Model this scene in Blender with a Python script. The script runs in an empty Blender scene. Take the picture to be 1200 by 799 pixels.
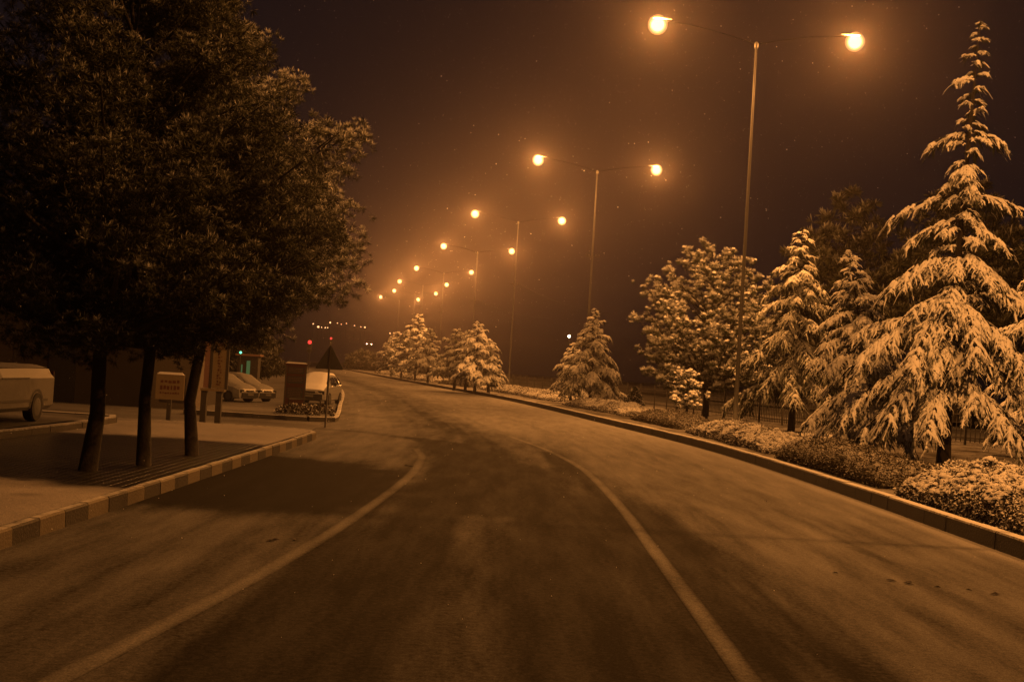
import bpy, math, random
import numpy as np
from mathutils import Vector, Matrix

random.seed(5)
RNG = np.random.default_rng(11)
SC = bpy.context.scene
COL = SC.collection
K = 1.3                      # metres per survey unit
CAMZ = 1.6 * K
FPX = 1500.0                 # focal length in photo pixels (1200 wide)
ROLL = math.radians(3.5)
PITCH = math.atan(35 / FPX)

# ------------------------------------------------------------------ camera
FWD = Vector((0, math.cos(PITCH), math.sin(PITCH)))
UP0 = Vector((0, -math.sin(PITCH), math.cos(PITCH)))
RT0 = Vector((1, 0, 0))
RIGHT = RT0 * math.cos(ROLL) + UP0 * math.sin(ROLL)
UPV = UP0 * math.cos(ROLL) - RT0 * math.sin(ROLL)
cam_d = bpy.data.cameras.new('camera')
cam = bpy.data.objects.new('camera', cam_d)
COL.objects.link(cam)
m = Matrix((RIGHT, UPV, -FWD)).transposed().to_4x4()
m.translation = Vector((0, 0, CAMZ))
cam.matrix_world = m
cam_d.sensor_width = 36
cam_d.lens = 36 * FPX / 1200
cam_d.clip_start = 0.1
cam_d.clip_end = 3000
SC.camera = cam


def ray(px, py):
    return FWD + RIGHT * ((px - 600) / FPX) - UPV * ((py - 399.5) / FPX)


def at(px, py, D):
    """survey: world point seen at photo pixel, D units ahead"""
    d = ray(px, py)
    return Vector((0, 0, CAMZ)) + d * (D * K / d.y)


def gnd(px, py, z=0.0):
    d = ray(px, py)
    return Vector((0, 0, CAMZ)) + d * ((z - CAMZ) / d.z)


# ------------------------------------------------------------------ mesh helpers
class MB:
    """collects verts / faces; builds ONE mesh object"""

    def __init__(self):
        self.v = []; self.n = 0
        self.f = []          # list of (index array (k,c), material index)
        self.attr = []       # optional float per vertex

    def add(self, verts, faces, mat=0, attr=None):
        verts = np.asarray(verts, dtype=np.float64).reshape(-1, 3)
        self.v.append(verts)
        if isinstance(faces, np.ndarray):
            self.f.append((faces + self.n, mat))
        else:
            by = {}
            for q in faces:
                by.setdefault(len(q), []).append(q)
            for c, qs in by.items():
                self.f.append((np.asarray(qs, dtype=np.int64) + self.n, mat))
        self.attr.append(np.zeros(len(verts)) if attr is None else np.asarray(attr, dtype=np.float64))
        self.n += len(verts)

    def box(self, c, s, mat=0, rz=0.0, taper=1.0):
        x, y, z = [k / 2 for k in s]
        t = taper
        p = np.array([(-x, -y, -z), (x, -y, -z), (x, y, -z), (-x, y, -z),
                      (-x * t, -y * t, z), (x * t, -y * t, z), (x * t, y * t, z), (-x * t, y * t, z)])
        if rz:
            cz, sz = math.cos(rz), math.sin(rz)
            p = np.column_stack((p[:, 0] * cz - p[:, 1] * sz, p[:, 0] * sz + p[:, 1] * cz, p[:, 2]))
        self.add(p + np.array(c), [(0, 3, 2, 1), (4, 5, 6, 7), (0, 1, 5, 4), (1, 2, 6, 5), (2, 3, 7, 6), (3, 0, 4, 7)], mat)

    def tube(self, pts, rad, n=8, mat=0, cap=True):
        pts = np.asarray([tuple(p) for p in pts], dtype=float)
        rad = np.broadcast_to(np.asarray(rad, dtype=float), (len(pts),))
        tg = np.gradient(pts, axis=0)
        tg /= np.linalg.norm(tg, axis=1)[:, None] + 1e-9
        ref = np.array([0, 0, 1.0]) if abs(tg[0, 2]) < 0.8 else np.array([1.0, 0, 0])
        a = np.cross(tg, ref); a /= np.linalg.norm(a, axis=1)[:, None] + 1e-9
        b = np.cross(tg, a)
        th = np.linspace(0, 2 * np.pi, n, endpoint=False)
        ring = (a[:, None, :] * np.cos(th)[None, :, None] + b[:, None, :] * np.sin(th)[None, :, None]) * rad[:, None, None]
        v = (pts[:, None, :] + ring).reshape(-1, 3)
        f = []
        for i in range(len(pts) - 1):
            for j in range(n):
                f.append((i * n + j, i * n + (j + 1) % n, (i + 1) * n + (j + 1) % n, (i + 1) * n + j))
        if cap:
            f.append(tuple(range(n))); f.append(tuple(reversed(range((len(pts) - 1) * n, len(pts) * n))))
        self.add(v, f, mat)

    def lathe(self, prof, c=(0, 0, 0), n=16, mat=0, ax='z'):
        th = np.linspace(0, 2 * np.pi, n, endpoint=False)
        v = []
        for r, z in prof:
            for t in th:
                p = (r * math.cos(t), r * math.sin(t), z)
                if ax == 'y': p = (p[0], p[2], p[1])
                if ax == 'x': p = (p[2], p[0], p[1])
                v.append((p[0] + c[0], p[1] + c[1], p[2] + c[2]))
        f = []
        for i in range(len(prof) - 1):
            for j in range(n):
                f.append((i * n + j, i * n + (j + 1) % n, (i + 1) * n + (j + 1) % n, (i + 1) * n + j))
        f.append(tuple(reversed(range(n)))); f.append(tuple(range((len(prof) - 1) * n, len(prof) * n)))
        self.add(v, f, mat)

    def build(self, name, mats, parent=None, smooth=False, attr=None, recalc=False, loc=None):
        me = bpy.data.meshes.new(name)
        V = np.concatenate(self.v) if self.v else np.zeros((0, 3))
        if loc is not None: V = V - np.array(loc)
        nl = sum(f.size for f, _ in self.f); nf = sum(len(f) for f, _ in self.f)
        me.vertices.add(len(V)); me.vertices.foreach_set('co', V.ravel().astype(np.float32))
        me.loops.add(nl)
        me.loops.foreach_set('vertex_index', np.concatenate([f.ravel() for f, _ in self.f]).astype(np.int32))
        me.polygons.add(nf)
        cnt = np.concatenate([np.full(len(f), f.shape[1]) for f, _ in self.f])
        st = np.concatenate(([0], np.cumsum(cnt)[:-1]))
        me.polygons.foreach_set('loop_start', st.astype(np.int32))
        if not isinstance(mats, (list, tuple)): mats = [mats]
        for mm in mats: me.materials.append(mm)
        me.polygons.foreach_set('material_index', np.concatenate([np.full(len(f), mi) for f, mi in self.f]).astype(np.int32))
        me.polygons.foreach_set('use_smooth', np.full(nf, smooth))
        if attr:
            a = me.attributes.new(attr, 'FLOAT', 'POINT')
            a.data.foreach_set('value', np.concatenate(self.attr).astype(np.float32))
        me.update(calc_edges=True)
        me.validate()
        if recalc:
            import bmesh
            bm = bmesh.new(); bm.from_mesh(me)
            bmesh.ops.recalc_face_normals(bm, faces=bm.faces); bm.to_mesh(me); bm.free()
        o = bpy.data.objects.new(name, me)
        COL.objects.link(o)
        if parent: o.parent = parent
        if loc is not None: o.location = loc
        return o


def tag(o, label=None, cat=None, group=None, kind=None):
    if label: o['label'] = label
    if cat: o['category'] = cat
    if group: o['group'] = group
    if kind: o['kind'] = kind
    return o


def thing(name, label, cat, loc=(0, 0, 0), rz=0.0, group=None):
    o = bpy.data.objects.new(name, None)
    o.empty_display_size = 0.3
    COL.objects.link(o)
    o.location = loc; o.rotation_euler = (0, 0, rz)
    return tag(o, label, cat, group)


def copy_tree(o, parent=None):
    c = o.copy(); COL.objects.link(c)
    if parent: c.parent = parent
    for ch in list(o.children): copy_tree(ch, c)
    return c


# ------------------------------------------------------------------ materials
def mat_base(name):
    mt = bpy.data.materials.new(name); mt.use_nodes = True
    nt = mt.node_tree
    return mt, nt, nt.nodes['Principled BSDF'], nt.nodes.new, nt.links.new


def rgba(c): return (c[0], c[1], c[2], 1)


def simple(name, col, rough=0.6, var=0.15, scale=6.0, metal=0.0, bump=0.0, bscale=40, spec=None):
    mt, nt, b, N, L = mat_base(name)
    tc = N('ShaderNodeTexCoord'); nz = N('ShaderNodeTexNoise')
    nz.inputs['Scale'].default_value = scale; nz.inputs['Detail'].default_value = 5
    L(tc.outputs['Object'], nz.inputs['Vector'])
    mx = N('ShaderNodeMixRGB')
    mx.inputs[1].default_value = rgba([c * (1 - var) for c in col]); mx.inputs[2].default_value = rgba([min(1, c * (1 + var)) for c in col])
    L(nz.outputs['Fac'], mx.inputs[0]); L(mx.outputs[0], b.inputs['Base Color'])
    b.inputs['Roughness'].default_value = rough; b.inputs['Metallic'].default_value = metal
    if bump:
        n2 = N('ShaderNodeTexNoise'); n2.inputs['Scale'].default_value = bscale; n2.inputs['Detail'].default_value = 4
        L(tc.outputs['Object'], n2.inputs['Vector'])
        bp = N('ShaderNodeBump'); bp.inputs['Strength'].default_value = bump; bp.inputs['Distance'].default_value = 0.02
        L(n2.outputs['Fac'], bp.inputs['Height']); L(bp.outputs[0], b.inputs['Normal'])
    if spec is not None: b.inputs['Specular IOR Level'].default_value = spec
    return mt


def emit(name, col, strength):
    mt, nt, b, N, L = mat_base(name)
    b.inputs['Base Color'].default_value = rgba(col)
    b.inputs['Emission Color'].default_value = rgba(col)
    b.inputs['Emission Strength'].default_value = strength
    return mt


SNOW = (0.84, 0.85, 0.87)


def snowy(name, col, lo, hi, amount=1.0, rough=0.7, nscale=9.0, nstr=0.5, col2=None, bump=0.0, bscale=30):
    """a surface with settled snow on what faces up (normal z between lo and hi)"""
    mt, nt, b, N, L = mat_base(name)
    g = N('ShaderNodeNewGeometry'); sx = N('ShaderNodeSeparateXYZ'); L(g.outputs['Normal'], sx.inputs[0])
    nz = N('ShaderNodeTexNoise'); nz.inputs['Scale'].default_value = nscale; nz.inputs['Detail'].default_value = 4
    L(g.outputs['Position'], nz.inputs['Vector'])
    sub = N('ShaderNodeMath'); sub.operation = 'SUBTRACT'; L(nz.outputs['Fac'], sub.inputs[0]); sub.inputs[1].default_value = 0.5
    ma = N('ShaderNodeMath'); ma.operation = 'MULTIPLY_ADD'; L(sub.outputs[0], ma.inputs[0]); ma.inputs[1].default_value = nstr * 2
    L(sx.outputs['Z'], ma.inputs[2])
    mr = N('ShaderNodeMapRange'); mr.interpolation_type = 'SMOOTHSTEP'
    mr.inputs['From Min'].default_value = lo; mr.inputs['From Max'].default_value = hi
    mr.inputs['To Min'].default_value = 0; mr.inputs['To Max'].default_value = amount
    L(ma.outputs[0], mr.inputs['Value'])
    n2 = N('ShaderNodeTexNoise'); n2.inputs['Scale'].default_value = 2.3; L(g.outputs['Position'], n2.inputs['Vector'])
    base = N('ShaderNodeMixRGB'); base.inputs[1].default_value = rgba(col); base.inputs[2].default_value = rgba(col2 or [c * 1.5 for c in col])
    L(n2.outputs['Fac'], base.inputs[0])
    mx = N('ShaderNodeMixRGB'); L(mr.outputs[0], mx.inputs[0]); L(base.outputs[0], mx.inputs[1]); mx.inputs[2].default_value = rgba(SNOW)
    L(mx.outputs[0], b.inputs['Base Color']); b.inputs['Roughness'].default_value = rough
    b.inputs['Specular IOR Level'].default_value = 0.25
    if bump:
        n3 = N('ShaderNodeTexNoise'); n3.inputs['Scale'].default_value = bscale; n3.inputs['Detail'].default_value = 4
        L(g.outputs['Position'], n3.inputs['Vector'])
        bp = N('ShaderNodeBump'); bp.inputs['Strength'].default_value = bump; bp.inputs['Distance'].default_value = 0.03
        L(n3.outputs['Fac'], bp.inputs['Height']); L(bp.outputs[0], b.inputs['Normal'])
    return mt


def needles(name, col, amount, lo, hi, rough=0.7):
    """pine needles whose snow depth is stored per needle"""
    mt, nt, b, N, L = mat_base(name)
    a = N('ShaderNodeAttribute'); a.attribute_name = 'snow'
    g = N('ShaderNodeNewGeometry'); n2 = N('ShaderNodeTexNoise'); n2.inputs['Scale'].default_value = 1.6; n2.inputs['Detail'].default_value = 5; L(g.outputs['Position'], n2.inputs['Vector'])
    ad = N('ShaderNodeMath'); ad.operation = 'MULTIPLY_ADD'; L(n2.outputs['Fac'], ad.inputs[0]); ad.inputs[1].default_value = 0.7; 
    L(a.outputs['Fac'], ad.inputs[2])
    mr = N('ShaderNodeMapRange'); mr.interpolation_type = 'SMOOTHSTEP'; mr.inputs['From Min'].default_value = lo + 0.35; mr.inputs['From Max'].default_value = hi + 0.35; mr.inputs['To Max'].default_value = amount
    L(ad.outputs[0], mr.inputs['Value'])
    base = N('ShaderNodeMixRGB'); base.inputs[1].default_value = rgba(col); base.inputs[2].default_value = rgba([c * 1.6 for c in col]); L(n2.outputs['Fac'], base.inputs[0])
    mx = N('ShaderNodeMixRGB'); L(mr.outputs[0], mx.inputs[0]); L(base.outputs[0], mx.inputs[1]); mx.inputs[2].default_value = rgba(SNOW)
    L(mx.outputs[0], b.inputs['Base Color']); b.inputs['Roughness'].default_value = rough; b.inputs['Specular IOR Level'].default_value = 0.2
    return mt


def dusted(name, bare, snow, rough_bare=0.55, rough_snow=0.8, fine=22.0, contrast=0.35, studs=False, streak=True, bare2=None, spec=0.3):
    """ground sheet whose vertices carry the depth of settled snow ('snow', 0..1)"""
    mt, nt, b, N, L = mat_base(name)
    g = N('ShaderNodeNewGeometry')
    a = N('ShaderNodeAttribute'); a.attribute_name = 'snow'
    n1 = N('ShaderNodeTexNoise'); n1.inputs['Scale'].default_value = fine; n1.inputs['Detail'].default_value = 8; n1.inputs['Roughness'].default_value = 0.75
    L(g.outputs['Position'], n1.inputs['Vector'])
    n2 = N('ShaderNodeTexNoise'); n2.inputs['Scale'].default_value = 1.0; n2.inputs['Detail'].default_value = 6; n2.inputs['Roughness'].default_value = 0.6
    mp = N('ShaderNodeMapping'); mp.inputs['Scale'].default_value = (2.6, 0.35 if streak else 2.0, 1)
    L(g.outputs['Position'], mp.inputs['Vector']); L(mp.outputs[0], n2.inputs['Vector'])
    s1 = N('ShaderNodeMath'); s1.operation = 'ADD'; L(n1.outputs['Fac'], s1.inputs[0]); L(n2.outputs['Fac'], s1.inputs[1])
    s2 = N('ShaderNodeMath'); s2.operation = 'MULTIPLY_ADD'; L(s1.outputs[0], s2.inputs[0]); s2.inputs[1].default_value = contrast; s2.inputs[2].default_value = -contrast
    s3 = N('ShaderNodeMath'); s3.operation = 'ADD'; s3.use_clamp = True; L(s2.outputs[0], s3.inputs[0]); L(a.outputs['Fac'], s3.inputs[1])
    # keep bare places bare: multiply with a soft gate on the snow depth
    gt = N('ShaderNodeMapRange'); gt.interpolation_type = 'SMOOTHSTEP'; gt.inputs['From Min'].default_value = 0.0; gt.inputs['From Max'].default_value = 0.22
    L(a.outputs['Fac'], gt.inputs['Value'])
    n5 = N('ShaderNodeTexNoise'); n5.inputs['Scale'].default_value = 60; n5.inputs['Detail'].default_value = 3; n5.inputs['Roughness'].default_value = 0.7; L(g.outputs['Position'], n5.inputs['Vector'])
    c5 = N('ShaderNodeMapRange'); c5.inputs['From Min'].default_value = 0.32; c5.inputs['From Max'].default_value = 0.66; c5.inputs['To Min'].default_value = 0.45; c5.inputs['To Max'].default_value = 1.5; L(n5.outputs['Fac'], c5.inputs['Value'])
    gm = N('ShaderNodeMath'); gm.operation = 'MULTIPLY'; L(gt.outputs[0], gm.inputs[0]); L(c5.outputs[0], gm.inputs[1])
    fac = N('ShaderNodeMath'); fac.operation = 'MULTIPLY'; fac.use_clamp = True; L(s3.outputs[0], fac.inputs[0]); L(gm.outputs[0], fac.inputs[1])
    n4 = N('ShaderNodeTexNoise'); n4.inputs['Scale'].default_value = 48; n4.inputs['Detail'].default_value = 4; n4.inputs['Roughness'].default_value = 0.8; L(g.outputs['Position'], n4.inputs['Vector'])
    bm = N('ShaderNodeMixRGB'); bm.inputs[1].default_value = rgba(bare2 or [c * 0.1 for c in bare]); bm.inputs[2].default_value = rgba([c * 2.1 for c in bare]); c4 = N('ShaderNodeMapRange'); c4.inputs['From Min'].default_value = 0.3; c4.inputs['From Max'].default_value = 0.7; L(n4.outputs['Fac'], c4.inputs['Value'])
    L(c4.outputs[0], bm.inputs[0])
    mx = N('ShaderNodeMixRGB'); L(fac.outputs[0], mx.inputs[0]); L(bm.outputs[0], mx.inputs[1]); mx.inputs[2].default_value = rgba(snow)
    L(mx.outputs[0], b.inputs['Base Color'])
    mr = N('ShaderNodeMapRange'); mr.inputs['To Min'].default_value = rough_bare; mr.inputs['To Max'].default_value = rough_snow; L(fac.outputs[0], mr.inputs['Value'])
    L(mr.outputs[0], b.inputs['Roughness'])
    b.inputs['Specular IOR Level'].default_value = spec
    bp = N('ShaderNodeBump'); bp.inputs['Strength'].default_value = 0.5; bp.inputs['Distance'].default_value = 0.012
    if studs:
        vo = N('ShaderNodeTexVoronoi'); vo.inputs['Scale'].default_value = 6.5; vo.inputs['Randomness'].default_value = 0.0
        L(g.outputs['Position'], vo.inputs['Vector'])
        cr = N('ShaderNodeMapRange'); cr.interpolation_type = 'SMOOTHSTEP'
        cr.inputs['From Min'].default_value = 0.28; cr.inputs['From Max'].default_value = 0.42; cr.inputs['To Min'].default_value = 1; cr.inputs['To Max'].default_value = 0
        L(vo.outputs['Distance'], cr.inputs['Value'])
        ad = N('ShaderNodeMath'); ad.operation = 'MULTIPLY_ADD'; L(cr.outputs[0], ad.inputs[0]); ad.inputs[1].default_value = 1.3; L(n1.outputs['Fac'], ad.inputs[2])
        iv = N('ShaderNodeMath'); iv.operation = 'MULTIPLY_ADD'; L(gt.outputs[0], iv.inputs[0]); iv.inputs[1].default_value = -1.25; iv.inputs[2].default_value = 1.3
        cm = N('ShaderNodeMath'); cm.operation = 'MULTIPLY'; L(cr.outputs[0], cm.inputs[0]); L(iv.outputs[0], cm.inputs[1])
        L(cm.outputs[0], ad.inputs[0])
        L(ad.outputs[0], bp.inputs['Height']); bp.inputs['Strength'].default_value = 0.9
        st = N('ShaderNodeMixRGB'); st.inputs[2].default_value = (0.055, 0.054, 0.052, 1)
        sf = N('ShaderNodeMath'); sf.operation = 'MULTIPLY'; L(cr.outputs[0], sf.inputs[0]); L(n1.outputs['Fac'], sf.inputs[1])
        L(sf.outputs[0], st.inputs[0]); L(bm.outputs[0], st.inputs[1]); L(st.outputs[0], mx.inputs[1])
    else:
        L(n1.outputs['Fac'], bp.inputs['Height'])
    L(bp.outputs[0], b.inputs['Normal'])
    return mt


M = {}
M['asphalt'] = dusted('asphalt_snow', (0.013, 0.012, 0.011), (0.265, 0.265, 0.27), rough_bare=0.9, contrast=0.8, spec=0.03, fine=16)
M['pavers'] = dusted('pavers_snow', (0.018, 0.017, 0.016), (0.36, 0.345, 0.345), rough_bare=0.32, contrast=0.25, studs=True, streak=False, spec=0.5)
M['lot'] = dusted('lot_snow', (0.02, 0.019, 0.018), (0.26, 0.255, 0.255), contrast=0.5, streak=False)
M['soil'] = dusted('verge_soil_snow', (0.022, 0.016, 0.010), (0.34, 0.34, 0.35), rough_bare=0.9, contrast=1.1, streak=False, fine=9)
M['line'] = dusted('road_paint', (0.022, 0.021, 0.020), (0.28, 0.28, 0.28), contrast=0.8, fine=16, rough_bare=0.9, spec=0.03)
M['kerb'] = snowy('kerb_concrete', (0.065, 0.06, 0.053), 0.42, 0.95, 0.65, nscale=22, nstr=0.5, bump=0.4)
M['kerb_light'] = snowy('kerb_paint_pale', (0.12, 0.105, 0.08), 0.7, 1.1, 0.5, nscale=7, nstr=0.4, col2=(0.11, 0.095, 0.07), bump=0.4)
M['kerb_dark'] = snowy('kerb_paint_dark', (0.036, 0.033, 0.03), 0.7, 1.1, 0.5, nscale=7, nstr=0.4, col2=(0.04, 0.037, 0.034), bump=0.4)
M['bark'] = simple('bark', (0.016, 0.012, 0.009), 0.9, 0.5, 9, bump=0.9, bscale=14)
M['cedar'] = snowy('cedar_needles', (0.015, 0.020, 0.009), 0.22, 0.56, 1.0, nscale=7, nstr=0.34)
M['cedar_mid'] = snowy('cedar_needles_patchy_snow', (0.022, 0.028, 0.013), 0.22, 0.70, 0.72, nscale=5, nstr=0.45)
M['cedar_thin'] = snowy('cedar_needles_thin_snow', (0.030, 0.036, 0.017), 0.22, 0.85, 0.62, nscale=7, nstr=0.4)
M['pine'] = needles('pine_needles', (0.030, 0.040, 0.018), 0.95, 0.05, 0.65)
M['pine_frost'] = needles('pine_needles_frosted', (0.036, 0.039, 0.02), 0.9, 0.08, 0.85)
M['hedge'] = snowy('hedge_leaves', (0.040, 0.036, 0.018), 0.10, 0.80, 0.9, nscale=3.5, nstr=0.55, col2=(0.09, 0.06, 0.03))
M['hedge_shaded'] = snowy('hedge_leaves_shaded', (0.030, 0.027, 0.014), 0.55, 1.15, 0.6, nscale=3.5, nstr=0.5, col2=(0.06, 0.042, 0.022))  # shaded copy of the hedge leaves: shade put into the colour, less snow
M['hedge_snow'] = snowy('hedge_branches_snow', (0.030, 0.026, 0.014), 0.45, 0.95, 0.95, nscale=6, nstr=0.5, bump=0.8, bscale=14)
M['hedge_core'] = simple('hedge_core', (0.022, 0.020, 0.012), 0.95, 0.4, 8)
M['hedgesnow'] = simple('settled_hedge_snow', (0.60, 0.60, 0.61), 0.8, 0.25, 6, bump=0.5, bscale=18)
M['snowcap'] = simple('settled_snow', SNOW, 0.75, 0.06, 12, bump=0.5, bscale=18)
M['steel'] = simple('galvanised_steel', (0.075, 0.075, 0.072), 0.6, 0.2, 3, metal=0.2)
M['arm'] = simple('arm_dark_paint', (0.006, 0.006, 0.006), 1.0, 0.2, 9, spec=0.0)
M['housing'] = simple('lamp_housing_dark', (0.03, 0.03, 0.03), 0.5, 0.1, 5)
M['iron'] = simple('dark_iron', (0.05, 0.045, 0.04), 0.6, 0.3, 9)
M['signback'] = simple('sign_back_grey', (0.022, 0.022, 0.022), 0.7, 0.2, 7)
M['white'] = simple('white_paint', (0.125, 0.12, 0.11), 0.6, 0.12, 2)
M['carsnow'] = simple('dimmed_snow', (0.25, 0.25, 0.25), 0.8, 0.15, 8)  # settled snow darkened in colour to stand in for weaker light
M['carpaint'] = simple('white_car_paint', (0.26, 0.26, 0.255), 0.3, 0.05, 2)  # white paint darkened to stand in for the weak light on parked cars
M['glass'] = simple('dark_glass', (0.02, 0.022, 0.025), 0.12, 0.1, 2)
M['rubber'] = simple('rubber', (0.02, 0.02, 0.02), 0.85, 0.2, 9)
M['plastic'] = simple('black_plastic', (0.025, 0.025, 0.027), 0.55, 0.2, 9)
M['maroon'] = simple('maroon_board', (0.05, 0.010, 0.009), 0.55, 0.25, 6)
M['maroon_lt'] = simple('board_lettering', (0.12, 0.06, 0.045), 0.6, 0.3, 14)
M['cream'] = simple('cream_panel', (0.20, 0.16, 0.10), 0.6, 0.15, 5)
M['redink'] = simple('red_lettering', (0.10, 0.035, 0.026), 0.6, 0.3, 20)
M['pinkpanel'] = simple('pale_red_panel', (0.22, 0.13, 0.11), 0.6, 0.15, 6)
M['wall_dark'] = simple('building_render', (0.04, 0.034, 0.03), 0.85, 0.25, 1.2, bump=0.3)
M['wall_pale'] = simple('building_render_pale', (0.14, 0.12, 0.10), 0.85, 0.15, 1.2, bump=0.3)
M['shutter'] = simple('shutter', (0.06, 0.05, 0.045), 0.6, 0.15, 2)
M['frost_pad'] = simple('frosted_tips', (0.17, 0.155, 0.13), 0.8, 0.4, 14, bump=0.8, bscale=30)
M['pine_shade'] = needles('pine_needles_shade_little_frost', (0.026, 0.029, 0.014), 0.42, 0.30, 1.0)  # shade copy of the frosted needles: darker colour, less frost
M['far_tree'] = needles('far_foliage', (0.032, 0.034, 0.018), 0.35, 0.3, 1.1)
M['roofsnow'] = snowy('roof_snow', (0.2, 0.12, 0.09), 0.2, 0.6, 0.9, nscale=1, nstr=0.2)

SODIUM = (1.0, 0.375, 0.080)
def bowl_mat(k):
    mt = bpy.data.materials.new('sodium_glare_bowl'); mt.use_nodes = True; nt = mt.node_tree; nt.nodes.clear(); N = nt.nodes.new; L = nt.links.new
    out = N('ShaderNodeOutputMaterial'); tr = N('ShaderNodeBsdfTransparent'); tr.inputs['Color'].default_value = (0.97, 0.96, 0.94, 1)
    em = N('ShaderNodeEmission'); em.inputs['Color'].default_value = (1.0, 0.60, 0.22, 1); em.inputs['Strength'].default_value = k
    ad = N('ShaderNodeAddShader'); L(tr.outputs[0], ad.inputs[0]); L(em.outputs[0], ad.inputs[1]); L(ad.outputs[0], out.inputs['Surface'])
    return mt
M['lens'] = [bowl_mat(0.22), bowl_mat(0.35), bowl_mat(1.6)]  # outer to inner shell, glow stepped to imitate soft glare
M['far_lens'] = emit('far_lamp_bulb', (1.0, 0.50, 0.20), 4)
M['red_light'] = emit('red_signal', (1.0, 0.05, 0.045), 1.6)
M['green_light'] = emit('green_lamp', (0.15, 1.0, 0.55), 2.2)
M['head_light'] = emit('headlight_glow', (1.0, 0.55, 0.40), 40)
M['white_light'] = emit('white_lamp', (1.0, 0.80, 0.50), 12)
M['lit_green'] = emit('lit_green_pane', (0.12, 0.5, 0.36), 0.06)


# ------------------------------------------------------------------ road alignment (survey units -> metres)
def hermite(xs, ys):
    xs = np.asarray(xs, float); ys = np.asarray(ys, float)
    d = np.diff(ys) / np.diff(xs); mm = np.empty_like(ys)
    mm[1:-1] = (d[:-1] * np.diff(xs)[1:] + d[1:] * np.diff(xs)[:-1]) / (xs[2:] - xs[:-2])
    mm[0] = d[0]; mm[-1] = d[-1]

    def f(x):
        x = np.asarray(x, float); i = np.clip(np.searchsorted(xs, x) - 1, 0, len(xs) - 2)
        h = xs[i + 1] - xs[i]; t = (x - xs[i]) / h
        return ((2 * t**3 - 3 * t**2 + 1) * ys[i] + (t**3 - 2 * t**2 + t) * h * mm[i]
                + (-2 * t**3 + 3 * t**2) * ys[i + 1] + (t**3 - t**2) * h * mm[i + 1])
    return f


_rx = hermite([-60, 0, 13, 20, 28, 45, 68, 104, 163, 324, 620], [5.35, 5.35, 5.33, 5.26, 5.0, 3.15, 0.1, -6.7, -17.5, -47, -101])
def RX(y): return _rx(np.asarray(y) / K) * K        # right kerb line, metres
_rl = hermite([-40, 4, 10, 18, 22, 26, 31, 38, 45], [1.35, 1.36, 1.43, 1.45, 1.33, 0.95, 0.15, -1.25, -2.6])
_ll = hermite([-40, 3, 6, 9.3, 14.6, 20.7, 23, 24.6, 26, 27.3], [-4.5, -2.42, -2.08, -1.75, -1.45, -1.39, -1.5, -1.75, -2.15, -2.7])
LX = -3.8 * K                                         # left kerb of the near pavement
ROADW = 9.1 * K


def poly_dist(P, line):
    """distance of points (n,2) to polyline"""
    best = np.full(len(P), 1e9)
    for a, b in zip(line[:-1], line[1:]):
        a = np.asarray(a, float); b = np.asarray(b, float); ab = b - a
        t = np.clip(((P - a) @ ab) / (ab @ ab), 0, 1)
        best = np.minimum(best, np.linalg.norm(P - (a + t[:, None] * ab), axis=1))
    return best


def px_line(pts): return [tuple(gnd(x, y))[:2] for x, y in pts]


def sst(a, b, x):
    t = np.clip((x - a) / (b - a), 0, 1); return t * t * (3 - 2 * t)


def vnoise(P, s, seed):
    """cheap smooth 2-D value noise"""
    r = np.random.default_rng(seed); T = r.random((64, 64))
    q = P * s; i = np.floor(q).astype(int); f = q - i; f = f * f * (3 - 2 * f)
    x0, y0 = i[:, 0] % 64, i[:, 1] % 64; x1, y1 = (x0 + 1) % 64, (y0 + 1) % 64
    return (T[x0, y0] * (1 - f[:, 0]) + T[x1, y0] * f[:, 0]) * (1 - f[:, 1]) + (T[x0, y1] * (1 - f[:, 0]) + T[x1, y1] * f[:, 0]) * f[:, 1]


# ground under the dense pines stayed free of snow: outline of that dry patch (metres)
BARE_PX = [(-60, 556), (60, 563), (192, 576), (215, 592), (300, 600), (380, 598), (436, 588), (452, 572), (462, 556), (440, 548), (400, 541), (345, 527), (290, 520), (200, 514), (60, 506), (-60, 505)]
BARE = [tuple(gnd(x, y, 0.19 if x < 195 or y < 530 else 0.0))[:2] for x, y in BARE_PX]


def inside(P, poly):
    c = np.zeros(len(P), bool); n = len(poly)
    for i in range(n):
        x1, y1 = poly[i]; x2, y2 = poly[(i + 1) % n]
        cond = ((y1 > P[:, 1]) != (y2 > P[:, 1])) & (P[:, 0] < (x2 - x1) * (P[:, 1] - y1) / (y2 - y1 + 1e-12) + x1)
        c ^= cond
    return c


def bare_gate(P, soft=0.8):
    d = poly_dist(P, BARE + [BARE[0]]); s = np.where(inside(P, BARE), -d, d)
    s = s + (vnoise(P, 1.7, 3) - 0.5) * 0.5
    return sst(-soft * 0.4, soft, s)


def grid(mb, X0, X1, Ys, nx, z, snowf, mat=0):
    """strip between the curves X0(y), X1(y)"""
    Ys = np.asarray(Ys, float); t = np.linspace(0, 1, nx)
    x0, x1 = X0(Ys), X1(Ys)
    X = x0[:, None] * (1 - t) + x1[:, None] * t; Y = np.repeat(Ys[:, None], nx, 1)
    P = np.column_stack((X.ravel(), Y.ravel()))
    zz = z(P) if callable(z) else np.full(len(P), z)
    n = len(Ys); i = np.arange((n - 1) * (nx - 1)); r = i // (nx - 1); c = i % (nx - 1)
    a = r * nx + c
    mb.add(np.column_stack((P, zz)), np.column_stack((a, a + 1, a + nx + 1, a + nx)), mat, snowf(P))


# --- ground sheet to the horizon
mb = MB()
mb.add([(-640, -110, -0.6), (640, -110, -0.6), (640, 1000, -0.6), (-640, 1000, -0.6)], [(0, 1, 2, 3)], 0, np.full(4, 0.45))
tag(mb.build('ground', M['soil'], attr='snow'), kind='structure')

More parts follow.
